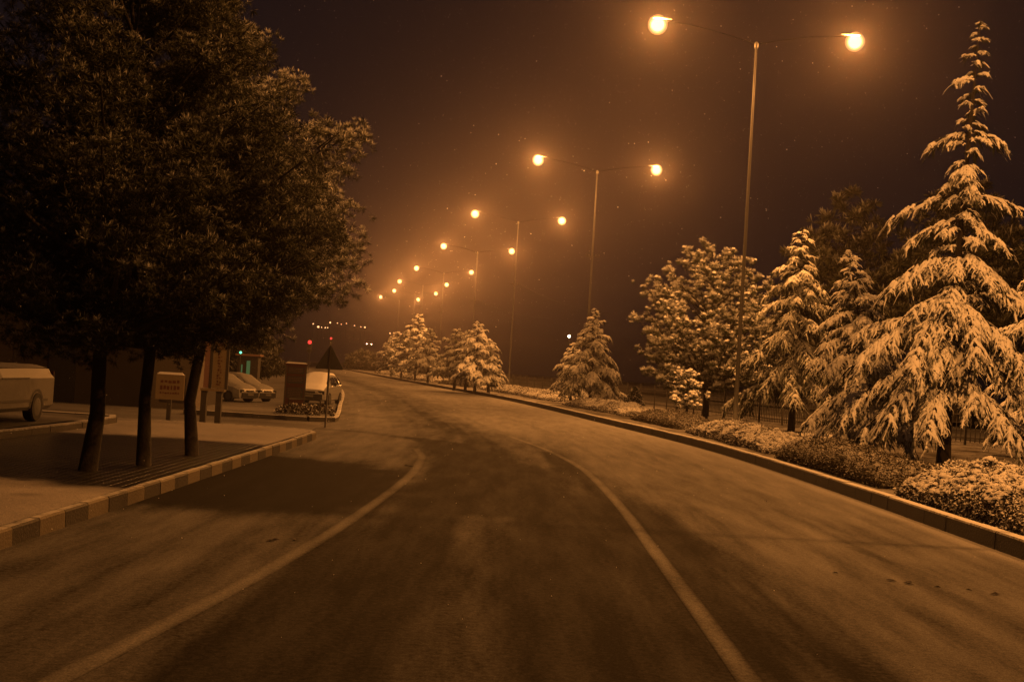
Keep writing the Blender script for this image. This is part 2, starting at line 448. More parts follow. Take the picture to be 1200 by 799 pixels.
# --- road
TRACKS = [
    (px_line([(385, 503), (425, 506), (467, 511), (523, 519), (556, 533), (585, 556), (604, 590)]), 0.34, 0.9),
    (px_line([(470, 512), (500, 518), (530, 533), (552, 560), (560, 600)]), 0.30, 0.7),
    (px_line([(405, 445), (433, 455), (483, 478), (520, 498), (566, 520), (610, 552), (640, 600), (660, 680), (690, 799)]), 0.60, 0.75),
    (px_line([(400, 452), (440, 470), (480, 492), (510, 520), (515, 560), (480, 640), (400, 740), (330, 799)]), 0.55, 0.6),
    (px_line([(620, 520), (700, 560), (780, 610), (850, 660), (960, 740), (1030, 799)]), 0.30, 0.5),
    (px_line([(640, 530), (700, 580), (770, 640), (830, 700), (900, 799)]), 0.30, 0.45),
    (px_line([(405, 484), (425, 488), (440, 489)]), 0.5, 0.6),
]


def road_snow(P):
    y = P[:, 1]; u = (RX(y) - P[:, 0]) / K          # units left of the right kerb
    rl = np.where(y < 45 * K, _rl(np.clip(y / K, -40, 45)) * K, RX(y) - 4.9 * K)
    ll = np.where(y < 23 * K, _ll(np.clip(y / K, -40, 23)) * K, RX(y) - 6.9 * K)
    far = sst(14, 44, y)
    s = 0.33 + 0.30 * far
    wob = (vnoise(P * np.array([0.7, 0.25]), 1.0, 51) - 0.5) * 1.1
    mid = sst(-0.9, 0.9, rl - P[:, 0] + wob) * sst(-0.9, 0.9, P[:, 0] - ll + wob * 0.7)
    s -= mid * (0.13 + 0.10 * far)
    s += (0.06 + 0.16 * far) * sst(2.6, 0.2, u) + 0.40 * sst(0.42, 0.05, u)      # drift along the kerb
    s += (vnoise(P * np.array([1.9, 0.16]), 1.0, 8) - 0.5) * 0.11 + (vnoise(P * np.array([1, .6]), 0.5, 9) - 0.5) * 0.11 + (vnoise(np.column_stack((u * 5.5, y * 0.06)), 1.0, 10) - 0.5) * 0.13 + (vnoise(np.column_stack((u * 11, y * 0.16)), 1.0, 12) - 0.5) * 0.10
    for line, w, k in TRACKS:
        d = poly_dist(P, line)
        s -= k * 0.27 * np.exp(-(d / (w * K)) ** 2)
    s -= 0.09 * sst(0.3, -0.6, P[:, 0] - ll) * sst(20, 9, y)
    s = np.clip(s, 0.10, 1)
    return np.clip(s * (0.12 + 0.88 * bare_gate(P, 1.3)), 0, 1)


def road_left(y):
    y = np.asarray(y, float)
    return np.where(y < 36, LX - 0.5, RX(y) - ROADW - 0.3)


Ys = np.concatenate((np.arange(-50, 2, 2.0), np.arange(2, 60, 0.22), np.arange(60, 150, 0.8), np.arange(150, 760, 6)))
mb = MB(); grid(mb, road_left, lambda y: RX(y) + 0.05, Ys, 110, 0.0, road_snow)
tag(mb.build('road', M['asphalt'], attr='snow'), kind='structure')

# painted lines: 4 mm sheets
mb = MB()
def line_strip(f, y0, y1, w, wear0, wear1):
    ys = np.arange(y0, y1, 0.3)
    w = w * 1.5
    grid(mb, lambda y: f(y / K) * K - w / 2, lambda y: f(y / K) * K + w / 2, ys, 7, 0.004,
         lambda P: np.clip(road_snow(P) + 0.24 * (1 - np.abs((P[:, 0] - f(P[:, 1] / K) * K) / (w / 2)) ** 2.0) * (0.7 + 0.6 * vnoise(P, 1.1, 4)) * sst(y1, y1 - 4, P[:, 1]), 0, 1))
line_strip(_rl, -30, 33 * K, 0.13, 0, 0)
line_strip(_ll, -30, 25.1 * K, 0.13, 0, 0)
tag(mb.build('road_marking', M['line'], attr='snow'), kind='structure')

rng = np.random.default_rng(77); mb = MB()
pts = [tuple(gnd(x, y))[:2] for x, y in [(990, 673), (1054, 682), (1110, 688), (1140, 692), (1162, 697), (342, 633), (322, 633), (475, 546)]]
for x, y in pts:
    for q in range(rng.integers(1, 4)):
        a = rng.random() * 6.28; l = 0.035 + 0.05 * rng.random(); w_ = 0.4 * l; ox, oy = rng.normal(0, .06, 2)
        c_, s_ = math.cos(a), math.sin(a)
        mb.add([(x + ox + c_ * p_ - s_ * q_, y + oy + s_ * p_ + c_ * q_, 0.006 + z_) for p_, q_, z_ in ((-l, 0, 0), (0, -w_, .012), (l, 0, .004), (0, w_, .016))], [(0, 1, 2, 3)])
tag(mb.build('leaf_litter', M['bark']), kind='stuff')

# other carriageway beyond the verge
mb = MB(); ys = np.concatenate((np.arange(-50, 150, 3.0), np.arange(150, 760, 12)))
grid(mb, lambda y: RX(y) + 17, lambda y: RX(y) + 29, ys, 14, 0.19, lambda P: np.clip(0.3 + (vnoise(P, 0.5, 5) - 0.5) * 0.4, 0, 1))
tag(mb.build('opposite_road', M['asphalt'], attr='snow'), kind='structure')

# verge (raised, soil and snow)
VZ = 0.17
mb = MB(); ys = np.concatenate((np.arange(-50, 10, 2.0), np.arange(10, 90, 0.4), np.arange(90, 200, 1.5), np.arange(200, 760, 10)))
def verge_z(P): return VZ + (vnoise(P, 1.1, 21) - 0.5) * 0.07 * sst(0.3, 1.2, P[:, 0] - RX(P[:, 1])) * sst(17.0, 14.5, P[:, 0] - RX(P[:, 1]))
grid(mb, lambda y: RX(y) + 0.2, lambda y: RX(y) + 17.2, ys, 46, verge_z, lambda P: np.clip(0.36 + (vnoise(P, 0.7, 6) - 0.5) * 0.7, 0, 1))
tag(mb.build('verge', M['soil'], attr='snow', smooth=True), kind='structure')
mb = MB()
grid(mb, lambda y: RX(y) + 28.8, lambda y: RX(y) + 120, ys, 20, lambda P: 0.12 + (vnoise(P, .06, 31)) * 0.5, lambda P: np.clip(0.3 + (vnoise(P, 0.3, 6) - 0.5) * 0.6, 0, 1))
tag(mb.build('field', M['soil'], attr='snow', smooth=True), kind='structure')


# kerbs: stones laid end to end
def kerb_run(mb, pts, seg, w, h, mats, zb=-0.05, gap=0.012):
    pts = [np.asarray(p, float) for p in pts]
    L = [0]
    for a, b in zip(pts[:-1], pts[1:]): L.append(L[-1] + np.linalg.norm(b - a))
    def P(s):
        i = min(max(np.searchsorted(L, s) - 1, 0), len(pts) - 2)
        t = (s - L[i]) / (L[i + 1] - L[i]); return pts[i] * (1 - t) + pts[i + 1] * t
    s = 0; k = 0
    while s < L[-1] - 0.05:
        e = min(s + seg, L[-1]); a, b = P(s), P(e); d = (b - a) / (np.linalg.norm(b - a) + 1e-9); nrm = np.array([d[1], -d[0]])
        a = a + d * gap / 2; b = b - d * gap / 2
        hh = h + random.uniform(-.006, .006); ch = 0.025; off = random.uniform(-.006, .006)
        prof = [(off, zb), (off + 0.008, hh - ch), (off + ch, hh), (w - ch, hh), (w, hh - 0.01), (w, zb)]
        v = [(a[0] + nrm[0] * q, a[1] + nrm[1] * q, z) for q, z in prof] + [(b[0] + nrm[0] * q, b[1] + nrm[1] * q, z) for q, z in prof]
        n = len(prof)
        f = [(i, i + 1, n + i + 1, n + i) for i in range(n - 1)] + [tuple(range(n)), tuple(reversed(range(n, 2 * n)))]
        mb.add(v, f, mats[k % len(mats)])
        s = e; k += 1


ys = np.concatenate((np.arange(-45, 110, 1.0), np.arange(110, 520, 5)))
mb = MB(); kerb_run(mb, [(float(RX(y)), y) for y in ys], 1.0, 0.24, 0.25, [0])
tag(mb.build('verge_kerb', M['kerb'], recalc=True), kind='structure')

# left pavement slab (z .19) with painted kerb
SZ = 0.19
edge = [(LX, -40), (LX, 10 * K), (LX + 0.05, 22 * K), (LX + 0.02, 25.4 * K)]
c = Vector((LX - 1.4, 25.6 * K))
for a in range(0, 91, 15):
    edge.append((c.x + 1.42 * math.cos(math.radians(a)), c.y + 1.42 * math.sin(math.radians(a))))
edge += [(-5.9 * K, 26.6 * K), (-7.6 * K, 26.4 * K), (-12 * K, 26.0 * K)]
mb = MB(); kerb_run(mb, [(-x, y) for x, y in edge], 0.78, 0.15, SZ + 0.004, [0, 1])
for v in mb.v: v[:, 0] *= -1
mb.f = [(f[:, ::-1], mi) for f, mi in mb.f]
tag(mb.build('pavement_kerb', [M['kerb_dark'], M['kerb_light']], recalc=True), kind='structure')


def pave_snow(P):
    s = 0.80 + (vnoise(P, 0.8, 13) - 0.5) * 0.25 + (vnoise(P, 3.0, 14) - 0.5) * 0.12
    foot = np.zeros(len(P))
    for (x, y) in [(-6.6, 14.2), (-6.2, 15.2), (-5.9, 15.9)]:
        foot = np.maximum(foot, np.exp(-(np.linalg.norm(P - np.array([x, y]), axis=1) / 0.16) ** 2))
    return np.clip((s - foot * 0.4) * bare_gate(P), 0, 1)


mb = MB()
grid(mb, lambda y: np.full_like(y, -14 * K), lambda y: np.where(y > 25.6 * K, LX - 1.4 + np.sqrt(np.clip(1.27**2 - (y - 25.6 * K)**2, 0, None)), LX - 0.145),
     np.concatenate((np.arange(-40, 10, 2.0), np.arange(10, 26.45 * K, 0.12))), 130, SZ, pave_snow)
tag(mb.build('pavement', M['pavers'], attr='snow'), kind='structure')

# plot raised one step behind the pavement
PZ = 0.34
mb = MB(); kerb_run(mb, [(7.5 * K, -20), (7.5 * K, 12 * K), (7.35 * K, 22 * K), (7.5 * K, 25.2 * K), (12 * K, 25.6 * K)], 1.0, 0.2, PZ + 0.004, [0])
for v in mb.v: v[:, 0] *= -1
mb.f = [(f[:, ::-1], mi) for f, mi in mb.f]
tag(mb.build('plot_kerb', M['kerb'], recalc=True), kind='structure')
mb = MB()
grid(mb, lambda y: np.full_like(y, -45.0), lambda y: np.full_like(y, -7.62 * K), np.arange(-20, 25.1 * K, 0.8), 40, PZ,
     lambda P: np.clip(0.42 + (vnoise(P, 0.6, 17) - 0.5) * 0.5, 0, 1))
tag(mb.build('plot', M['lot'], attr='snow'), kind='structure')

# side street and parking lot, falling gently away from the road
def lot_z(P): return -0.006 - 0.45 * sst(30 * K, 58 * K, P[:, 1]) * sst(-5.5 * K, -9 * K, P[:, 0] - (RX(P[:, 1]) - 4 * K) * sst(40, 70, P[:, 1]))
def lot_snow(P):
    s = 0.5 + (vnoise(P, 0.5, 41) - 0.5) * 0.4 + (vnoise(P * np.array([0.25, 1.6]), 1, 42) - .5) * .35
    return np.clip(s, 0.05, 1)
mb = MB()
grid(mb, lambda y: np.full_like(y, -70.0), lambda y: np.where(y < 30.5 * K, LX - 0.2, RX(y) - ROADW - 0.05), np.concatenate((np.arange(26 * K, 62 * K, 0.4), np.arange(62 * K, 300, 4))), 150, lot_z, lot_snow)
tag(mb.build('parking_lot', M['lot'], attr='snow', smooth=True), kind='structure')

# left road edge kerb beyond the side street and the island it closes
isl = [(float(RX(y) - ROADW), y) for y in np.arange(33.4 * K, 130, 2.0)]
near = [(-8.3 * K, 33.0 * K), (-5.2 * K, 32.9 * K), (-4.75 * K, 33.0 * K), (isl[0][0] - 0.1, 33.15 * K)]
run = near + isl
mb = MB(); kerb_run(mb, [(-x, y) for x, y in run][::-1], 0.9, 0.18, 0.15, [0])
for v in mb.v: v[:, 0] *= -1
mb.f = [(f[:, ::-1], mi) for f, mi in mb.f]
tag(mb.build('lot_kerb', M['kerb'], recalc=True), kind='structure')
mb = MB()
grid(mb, lambda y: np.full_like(y, -8.3 * K), lambda y: np.minimum(RX(y) - ROADW - 0.17, -4.6 * K), np.arange(33.17 * K, 36.6 * K, 0.2), 30, 0.146, lambda P: np.clip(0.55 + (vnoise(P, 1.2, 44) - 0.5) * 0.5, 0, 1))
tag(mb.build('traffic_island', M['lot'], attr='snow'), kind='structure')


# ------------------------------------------------------------------ street lamps
POST = [(14, 8.75), (40, 7.1), (67, 3.93), (92, -0.06), (118, -3.67), (147, -8.3), (172, -12.4), (195, -15.2), (216, -19.4)]
LAMP_Z = 12.75 * K
ARM = 3.13 * K


def lamp_proto():
    """one double-arm street lamp; arms along local +-x"""
    root = thing('street_lamp', 'tall double-arm street lamp', 'street lamp')
    base = MB(); base.box((0, 0, 0.03), (0.5, 0.5, 0.06)); base.lathe([(0.14, 0.06), (0.13, 0.5), (0.1, 0.55)], n=12)
    base.build('base', M['steel'], root)
    p = MB(); n = 9; top = LAMP_Z - 0.75
    p.tube([(0, 0, 0.5 + (top - 0.5) * i / (n - 1)) for i in range(n)], [0.095 - 0.05 * i / (n - 1) for i in range(n)], 12)
    p.lathe([(0.075, top - 0.15), (0.085, top - 0.1), (0.085, top + 0.06), (0.03, top + 0.12)], n=12)
    p.build('pole', M['steel'], root, smooth=True)
    for s in (-1, 1):
        a = MB(); pts = []
        for i in range(9):
            t = i / 8
            pts.append((s * (0.05 + t * (ARM - 0.45)), 0, top + 0.02 + 0.62 * (1 - (1 - t) ** 1.6)))
        a.tube(pts, [0.022 - 0.006 * i / 8 for i in range(9)], 8)
        a.build('arm', M['arm'], root, smooth=True)
        h = MB(); cx = s * ARM; z0 = LAMP_Z - 0.02
        # cobra head: lofted housing
        st = [(-0.52, 0.04, 0.04), (-0.42, 0.07, 0.06), (-0.22, 0.11, 0.08), (0.05, 0.13, 0.08), (0.20, 0.10, 0.06), (0.26, 0.05, 0.03)]
        v = []
        for xx, wy, hz in st:
            for kx in range(9):
                an = math.pi * kx / 8
                v.append((cx + s * xx, wy * math.cos(an), z0 + hz * math.sin(an)))
        f = []
        for i in range(len(st) - 1):
            for j in range(8): f.append((i * 9 + j, i * 9 + j + 1, (i + 1) * 9 + j + 1, (i + 1) * 9 + j))
            f.append((i * 9 + 8, i * 9, (i + 1) * 9, (i + 1) * 9 + 8))
        f.append(tuple(range(9))); f.append(tuple(range((len(st) - 1) * 9, len(st) * 9)))
        h.add(v, f); hd = h.build('lamp_head', M['housing'], root, smooth=False, recalc=True)
        g = MB(); nr, ns = 10, 18
        for kq, gr in enumerate((0.40, 0.335, 0.27)):  # bowl enlarged into nested glowing shells that imitate the lamp's glare
            g.lathe([(max(0.02, gr * math.sin(math.pi * q / nr)), z0 - 0.26 + gr * math.cos(math.pi * q / nr)) for q in range(nr + 1)], (cx + s * 0.06, 0, 0), ns, kq)
        g.build('glare_bowl', M['lens'], hd, smooth=True, recalc=True)
    return root


def bracket(root, z):
    b = MB(); b.box((0, 0.0, z), (1.0, 0.07, 0.06)); b.box((0, 0, z - 0.14), (0.24, 0.24, 0.06))
    for x in (-0.46, -0.22, 0.22, 0.46): b.lathe([(0.03, z + 0.035), (0.045, z + 0.06), (0.03, z + 0.09), (0.045, z + 0.12), (0.02, z + 0.15)], (x, 0, 0), 8)
    b.build('crossarm', M['iron'], root)


proto = lamp_proto()
lamp_words = {0: 'double-arm street lamp standing nearest of all, beside the big right-hand hedge', 1: 'biggest double-arm street lamp in view, its bare pole rising beside the round snowy pine', 2: 'second double-arm street lamp from the camera, behind the two small cedars',
              3: 'third double-arm street lamp, right beside the far cedar group', 4: 'fourth double-arm street lamp, its pole rising behind the far cedar group',
              5: 'fifth double-arm street lamp, above the left end of the far cedar group', 6: 'sixth double-arm street lamp fading in the haze', 7: 'seventh double-arm street lamp, low over the bend in haze',
              8: 'eighth double-arm street lamp, small and hazy', 9: 'ninth double-arm street lamp, tiny in haze', 10: 'farthest double-arm street lamp, almost lost in haze'}
pl = [Vector((x * K, d * K, 0)) for d, x in POST]
for i, p in enumerate(pl):
    o = proto if i == 0 else copy_tree(proto)
    a = pl[max(0, i - 1)]; b = pl[min(len(pl) - 1, i + 1)]; t = (b - a).normalized()
    ang = math.atan2(-t.x, t.y)
    o.location = (p.x, p.y, VZ - 0.02); o.rotation_euler = (0, 0, ang)
    o['label'] = lamp_words[i]; o['group'] = 'double-arm street lamps along the verge'
    if 2 <= i <= 6: bracket(o, LAMP_Z * 0.605)
    for s in (-1, 1):
        ld = bpy.data.lights.new('sodium_light', 'POINT')
        ld.energy = 9800.0; ld.color = SODIUM; ld.shadow_soft_size = 0.12
        lo = bpy.data.objects.new('sodium_light', ld); COL.objects.link(lo)
        lo.location = Vector((p.x, p.y, VZ - 0.02)) + Matrix.Rotation(ang, 3, 'Z') @ Vector((s * (ARM + 0.06), 0, LAMP_Z - 0.02 - 0.26))


# overhead wires from the crossarms
def wire(a, b, sag, label):
    w = MB(); w.tube([tuple(Vector(a).lerp(Vector(b), t / 14) - Vector((0, 0, sag * 4 * (t / 14) * (1 - t / 14)))) for t in range(15)], 0.012, 5)
    tag(w.build('overhead_wire', M['iron']), label, 'wire')
pz = VZ - 0.02 + LAMP_Z * 0.605 + 0.1
wire((pl[3].x + 0.4, pl[3].y, pz), (pl[3].x + 9.5, pl[3].y + 10, pz - 1.6), 0.6, 'thin black wire sagging right from the third lamp post crossarm')
wire((pl[4].x + 0.4, pl[4].y, pz), (pl[4].x + 9.5, pl[4].y + 10, pz - 1.2), 0.5, 'thin black wire sagging right from the fourth lamp post crossarm')


# ------------------------------------------------------------------ foliage generators (numpy)
def unit(v): return v / (np.linalg.norm(v, axis=-1, keepdims=True) + 1e-9)


def twigs(mb, P, d, L, droop, w, rng, S=4, spikes=2, mat=0):
    """n drooping snow-bearing sprays: ridge strips with needle fringes"""
    n = len(P)
    if n == 0: return
    dh = d.copy(); dh[:, 2] = 0; dh = unit(dh)
    side = np.column_stack((-dh[:, 1], dh[:, 0], np.zeros(n)))
    s = np.linspace(0, 1, S + 1)
    pts = P[:, None, :] + d[:, None, :] * (s[None, :, None] * L[:, None, None])
    pts[:, :, 2] -= (droop * L)[:, None] * s[None, :] ** 1.8
    pts += rng.normal(0, 0.012, pts.shape)
    tg = unit(np.gradient(pts, axis=1))
    top = unit(np.cross(tg, np.broadcast_to(side[:, None, :], tg.shape)))
    top *= np.where(top[..., 2:3] < 0, -1, 1)
    ww = w[:, None] * (0.55 + 0.75 * rng.random((n, S + 1))) * (1 - 0.72 * s[None, :] ** 1.5)
    l = pts + side[:, None, :] * ww[..., None] - top * (ww * 0.45)[..., None]
    r = pts - side[:, None, :] * ww[..., None] - top * (ww * 0.45)[..., None]
    t = pts + top * (ww * 0.40)[..., None]
    V = np.stack((l, t, r), axis=2).reshape(-1, 3)
    base = (np.arange(n)[:, None] * (S + 1) + np.arange(S)[None, :]).ravel() * 3
    q1 = np.column_stack((base, base + 1, base + 4, base + 3)); q2 = np.column_stack((base + 1, base + 2, base + 5, base + 4))
    mb.add(V, np.concatenate((q1, q2)), mat)
    if spikes:
        for k in range(spikes):
            for sg, e in ((1, l), (-1, r)):
                c0 = e[:, :-1] + (e[:, 1:] - e[:, :-1]) * rng.random((n, S, 1))
                dirv = side[:, None, :] * sg * (0.5 + 0.5 * rng.random((n, S, 1))) + tg[:, :-1] * (0.5 + 0.6 * rng.random((n, S, 1)))
                dirv[..., 2] -= 0.25 + 0.4 * rng.random((n, S))
                ln = (0.5 + 0.9 * rng.random((n, S, 1))) * np.minimum(w, 0.09)[:, None, None] * 1.3
                tip = c0 + unit(dirv) * ln; hw = tg[:, :-1] * 0.3 * ln
                V = np.stack((c0 - hw, tip, c0 + hw), axis=2).reshape(-1, 3)
                mb.add(V, np.arange(n * S * 3).reshape(-1, 3), mat)


def cedar(pos, H, R, seed, label, cb=0.12, nb=60, mat='cedar', prof=0.85, droop=0.62, lean=(0, 0), gap=0.0, detail=1.0, tr=0.15, group='snow-laden cedars on the verge', arms=None, width=1.0, tpow=1.12, e0b=0.10):
    rng = np.random.default_rng(seed)
    root = thing('cedar_tree', label, 'tree', pos, 0, group)
    tk = MB(); cr = MB()
    def axis(z):
        t = z / H; return np.array([lean[0] * t ** 1.5, lean[1] * t ** 1.5, z])
    n = 12
    tk.tube([axis(H * 0.985 * i / (n - 1)) - np.array([0, 0, 0.05 if i == 0 else 0]) for i in range(n)],
            [max(0.012, tr * (1.25 if i == 0 else 1) * (1 - i / (n - 1)) ** 0.9) for i in range(n)], 9)
    az = rng.random() * 6.28
    Bp, Bd, BL, Bdr, Bw = [], [], [], [], []
    for i in range(nb):
        t = (i + 0.5 * rng.random()) / nb
        t = t ** tpow
        z = H * (cb + (0.985 - cb) * t)
        az += 2.39996 + rng.normal(0, 0.25)
        pf = np.interp(cb + (1 - cb) * t, [p[0] for p in prof], [p[1] for p in prof]) / R if isinstance(prof, list) else (1 - t) ** prof
        l = R * (pf * (0.60 + 0.55 * rng.random()) + 0.03)
        if arms and rng.random() < arms[0] and t > 0.3: l *= arms[1]
        e0 = e0b + 0.35 * rng.random() + 0.35 * t
        dr = droop * (0.75 + 0.5 * rng.random()) * (1.0 - 0.25 * t)
        Bp.append(axis(z)); Bd.append((math.cos(az), math.sin(az), e0)); BL.append(l); Bdr.append(dr); Bw.append(t)
    if arms and len(arms) > 2:
        for (zf, a, l, dr) in arms[2]:
            Bp.append(axis(H * zf)); Bd.append((math.cos(a), math.sin(a), 0.22)); BL.append(l); Bdr.append(dr); Bw.append(zf)
    Bp = np.array(Bp); Bd = np.array(Bd); BL = np.array(BL); Bdr = np.array(Bdr)
    P1, d1, L1, dr1, w1 = [], [], [], [], []
    for p, d, l, dr in zip(Bp, Bd, BL, Bdr):
        s = np.linspace(0, 1, 7)
        path = p + d * (s * l)[:, None]; path[:, 2] -= dr * l * s ** 1.8
        tk.tube(path, np.linspace(max(0.012, 0.016 * l ** .8 * 1.4), 0.006, 7), 5, cap=False)
        # the branch carries its own spray near the tip
        k = max(3, int(l / (0.115 / detail)))
        ss = (np.arange(k) + rng.random(k) * 0.7) / k; ss = 0.10 + 0.90 * ss
        for q in ss:
            for sg in (-1, 1):
                if rng.random() < 0.10 + gap: continue
                pp = p + d * (q * l); pp = np.array([pp[0], pp[1], pp[2] - dr * l * q ** 1.8])
                tgt = np.array([d[0], d[1], d[2] - dr * 1.8 * q ** 0.8]); tgt /= np.linalg.norm(tgt)
                sd = np.array([-d[1], d[0], 0]) * sg
                dv = tgt * (0.65 + 0.3 * rng.random()) + sd * (0.55 + 0.4 * rng.random()); dv /= np.linalg.norm(dv)
                ll = min(0.60, 0.12 + 0.24 * l) * (1.05 - 0.6 * abs(q - 0.45)) * (0.55 + 0.65 * rng.random())
                P1.append(pp); d1.append(dv); L1.append(ll); dr1.append(0.25 + 0.6 * rng.random()); w1.append(0.05 + 0.035 * rng.random())
        P1.append(path[2]); d1.append(unit(path[6] - path[2])); L1.append(np.linalg.norm(path[6] - path[2]) * 1.03); dr1.append(0.12); w1.append(0.09)
    P1, d1, L1, dr1, w1 = map(np.array, (P1, d1, L1, dr1, w1))
    w1 *= width
    twigs(cr, P1, d1, L1, dr1, w1, rng)
    # second order fingers hanging from the longer sprays
    P2, d2, L2 = [], [], []
    for p, d, l, dr in zip(P1, d1, L1, dr1):
        if l < 0.22: continue
        k = max(2, int(l / (0.10 / detail)))
        q = (np.arange(k) + rng.random(k)) / k
        for qq in q:
            pp = p + d * (qq * l); pp[2] -= dr * l * qq ** 1.8
            a = rng.choice((-1, 1)); sd = np.array([-d[1], d[0], 0]) * a
            dv = d * 0.7 + sd * (0.4 + 0.6 * rng.random()); dv[2] -= 0.15 + 0.4 * rng.random()
            P2.append(pp); d2.append(dv / np.linalg.norm(dv)); L2.append((0.10 + 0.16 * rng.random()) * min(1.3, 0.7 + l))
    if P2:
        P2, d2, L2 = map(np.array, (P2, d2, L2))
        twigs(cr, P2, d2, L2, 0.45 + 0.6 * rng.random(len(P2)), (0.030 + 0.022 * rng.random(len(P2))) * width, rng, S=3, spikes=1)
    tk.build('trunk', M['bark'], root, smooth=True)
    cr.build('crown', M[mat], root, smooth=True)
    return root


def tufts(mb, C, A, size, rng, nb=16, mat=0, wid=0.16):
    """brushes of needles: nb blades at each centre C around axis A; snow depth follows the upper side of each brush"""
    n = len(C)
    d = unit(A[:, None, :] * 0.5 + unit(rng.normal(0, 1, (n, nb, 3))))
    ln = size[:, None, None] * (0.6 + 0.6 * rng.random((n, nb, 1)))
    s = unit(np.cross(d, rng.normal(0, 1, (n, nb, 3)))) * ln * wid
    b = np.broadcast_to(C[:, None, :], d.shape) + d * ln * 0.08; tip = C[:, None, :] + d * ln; mid = C[:, None, :] + d * ln * 0.55
    V = np.stack((b, mid + s, tip, mid - s), axis=2).reshape(-1, 3)
    own = rng.normal(0, 0.16, (n, 1)) + rng.normal(0, 0.12, (n, nb))
    at_ = np.stack([np.clip(0.15 + 0.85 * d[..., 2] * q + own, 0, 1) for q in (0.2, 0.7, 1.0, 0.7)], axis=2).ravel()
    mb.add(V, np.arange(n * nb * 4).reshape(-1, 4), mat, at_)


def caps(mb, C, r, rng, mat=1, flat=1.0):
    """small uneven snow pads lying on the tufts"""
    n = len(C); k = 7; th = np.linspace(0, 2 * np.pi, k, endpoint=False)
    rings = [(1.0, -0.25), (0.8, 0.25), (0.35, 0.5)]
    V = []
    for rr, zz in rings:
        jr = r[:, None] * rr * (0.7 + 0.6 * rng.random((n, k)))
        V.append(np.stack((C[:, None, 0] + jr * np.cos(th), C[:, None, 1] + jr * np.sin(th), C[:, None, 2] + flat * r[:, None] * (zz + 0.25 * rng.normal(0, 1, (n, k)) * 0.6)), axis=2))
    V = np.concatenate(V, axis=1)
    f = []
    for i in range(2):
        for j in range(k): f.append((i * k + j, i * k + (j + 1) % k, (i + 1) * k + (j + 1) % k, (i + 1) * k + j))
    f = np.array(f); F = (np.arange(n)[:, None, None] * (3 * k) + f[None]).reshape(-1, 4)
    top = (np.arange(n)[:, None] * (3 * k) + np.arange(2 * k, 3 * k)[None])
    mb.add(V.reshape(-1, 3), F, mat, np.ones(n * 3 * k))
    # close the top with the ring polygon as part of the same pad
    mb.f.append((top + mb.n - n * 3 * k, mat))


def pine(pos, H, prof, seed, label, mats, nl=70, per=16, tuft=0.26, blades=18, tr=0.2, cap=0.0, group=None, name='pine_tree', lean=(0, 0), up=0.45, start=0.35, wid=0.16, spread=1.0, ragged=0.0, capr=1.0, cluster=None):
    """prof: list of (height, radius) of the crown outline"""
    rng = np.random.default_rng(seed)
    root = thing(name, label, 'tree', pos, 0, group)
    tk = MB(); cr = MB()
    pz = np.array([p[0] for p in prof]); prr = np.array([p[1] for p in prof])
    def axis(z):
        t = z / H; return np.array([lean[0] * t, lean[1] * t, z])
    n = 10
    tk.tube([axis(H * 0.93 * i / (n - 1)) + np.array([rng.normal(0, .03), rng.normal(0, .03), -0.06 if i == 0 else 0]) for i in range(n)],
            [max(0.02, tr * (1.18 if i == 0 else 1.0) * (1 - i / (n - 1)) ** 0.8) for i in range(n)], 10)
    zs = np.linspace(pz[0], pz[-1], 200); wgt = np.interp(zs, pz, prr) + 0.25; cum = np.cumsum(wgt); cum /= cum[-1]
    C, A, S = [], [], []
    az = 0
    for i in range(nl):
        z = np.interp((i + rng.random()) / nl, cum, zs); r = np.interp(z, pz, prr) * (0.72 + 0.27 * rng.random())
        az += 2.39996 + rng.normal(0, 0.3)
        d = np.array([math.cos(az), math.sin(az), 0.0])
        z0 = max(pz[0] * 0.8, z - r * up * (0.6 + 0.6 * rng.random()))
        a = axis(z0); b = np.array([axis(z)[0], axis(z)[1], 0]) + d * r + np.array([0, 0, z + rng.normal(0, 1) * ragged])
        mid = (a + b) / 2 + np.array([0, 0, -0.06 * r])
        tk.tube([a, mid, b], [0.02 + 0.014 * r, 0.014 + 0.008 * r, 0.008], 5, cap=False)
        k = int(per * (0.5 + 0.5 * r / max(prr)) + 2)
        q = start + (1 - start) * rng.random(k) ** 0.7
        c = np.where(q[:, None] < 0.5, a + (mid - a) * (q[:, None] * 2), mid + (b - mid) * (q[:, None] * 2 - 1))
        sp = (0.12 + 0.20 * r / max(1.0, max(prr))) * spread
        off = np.clip(rng.normal(0, 1, (k, 3)), -1.6, 1.6) * np.array([sp, sp, sp * 0.5]); off[:, 2] = np.abs(off[:, 2]) * 0.9 - 0.05 - (0.5 * ragged * rng.random(k) if ragged else 0)
        c = c + off
        if cluster:
            m_, rad = cluster; nd = unit(rng.normal(0, 1, (k, m_, 3)) + np.array([0, 0, 0.45])); rr = rad * (0.6 + 0.7 * rng.random((k, 1, 1)))
            cc = c[:, None, :] + nd * rr * np.array([1.15, 1.15, 0.85]) * (0.75 + 0.35 * rng.random((k, m_, 1)))
            C.append(cc.reshape(-1, 3)); A.append(unit(nd + d * 0.2).reshape(-1, 3)); S.append((tuft * (0.7 + 0.5 * rng.random((k, m_)))).ravel()); continue
        C.append(c); A.append(unit(d * 0.7 + np.array([0, 0, 0.75]) + off * 1.2)); S.append(tuft * (0.7 + 0.5 * rng.random(k)))
    C = np.concatenate(C); A = np.concatenate(A); S = np.concatenate(S)
    tufts(cr, C, A, S, rng, blades, 0, wid)
    if cap:
        sel = rng.random(len(C)) < cap
        caps(cr, C[sel] + A[sel] * (S[sel] * 0.72)[:, None], S[sel] * capr * (0.30 + 0.3 * rng.random(sel.sum())), rng)
    tk.build('trunk', M['bark'], root, smooth=True)
    cr.build('crown', mats, root, attr='snow', smooth=True)
    return root


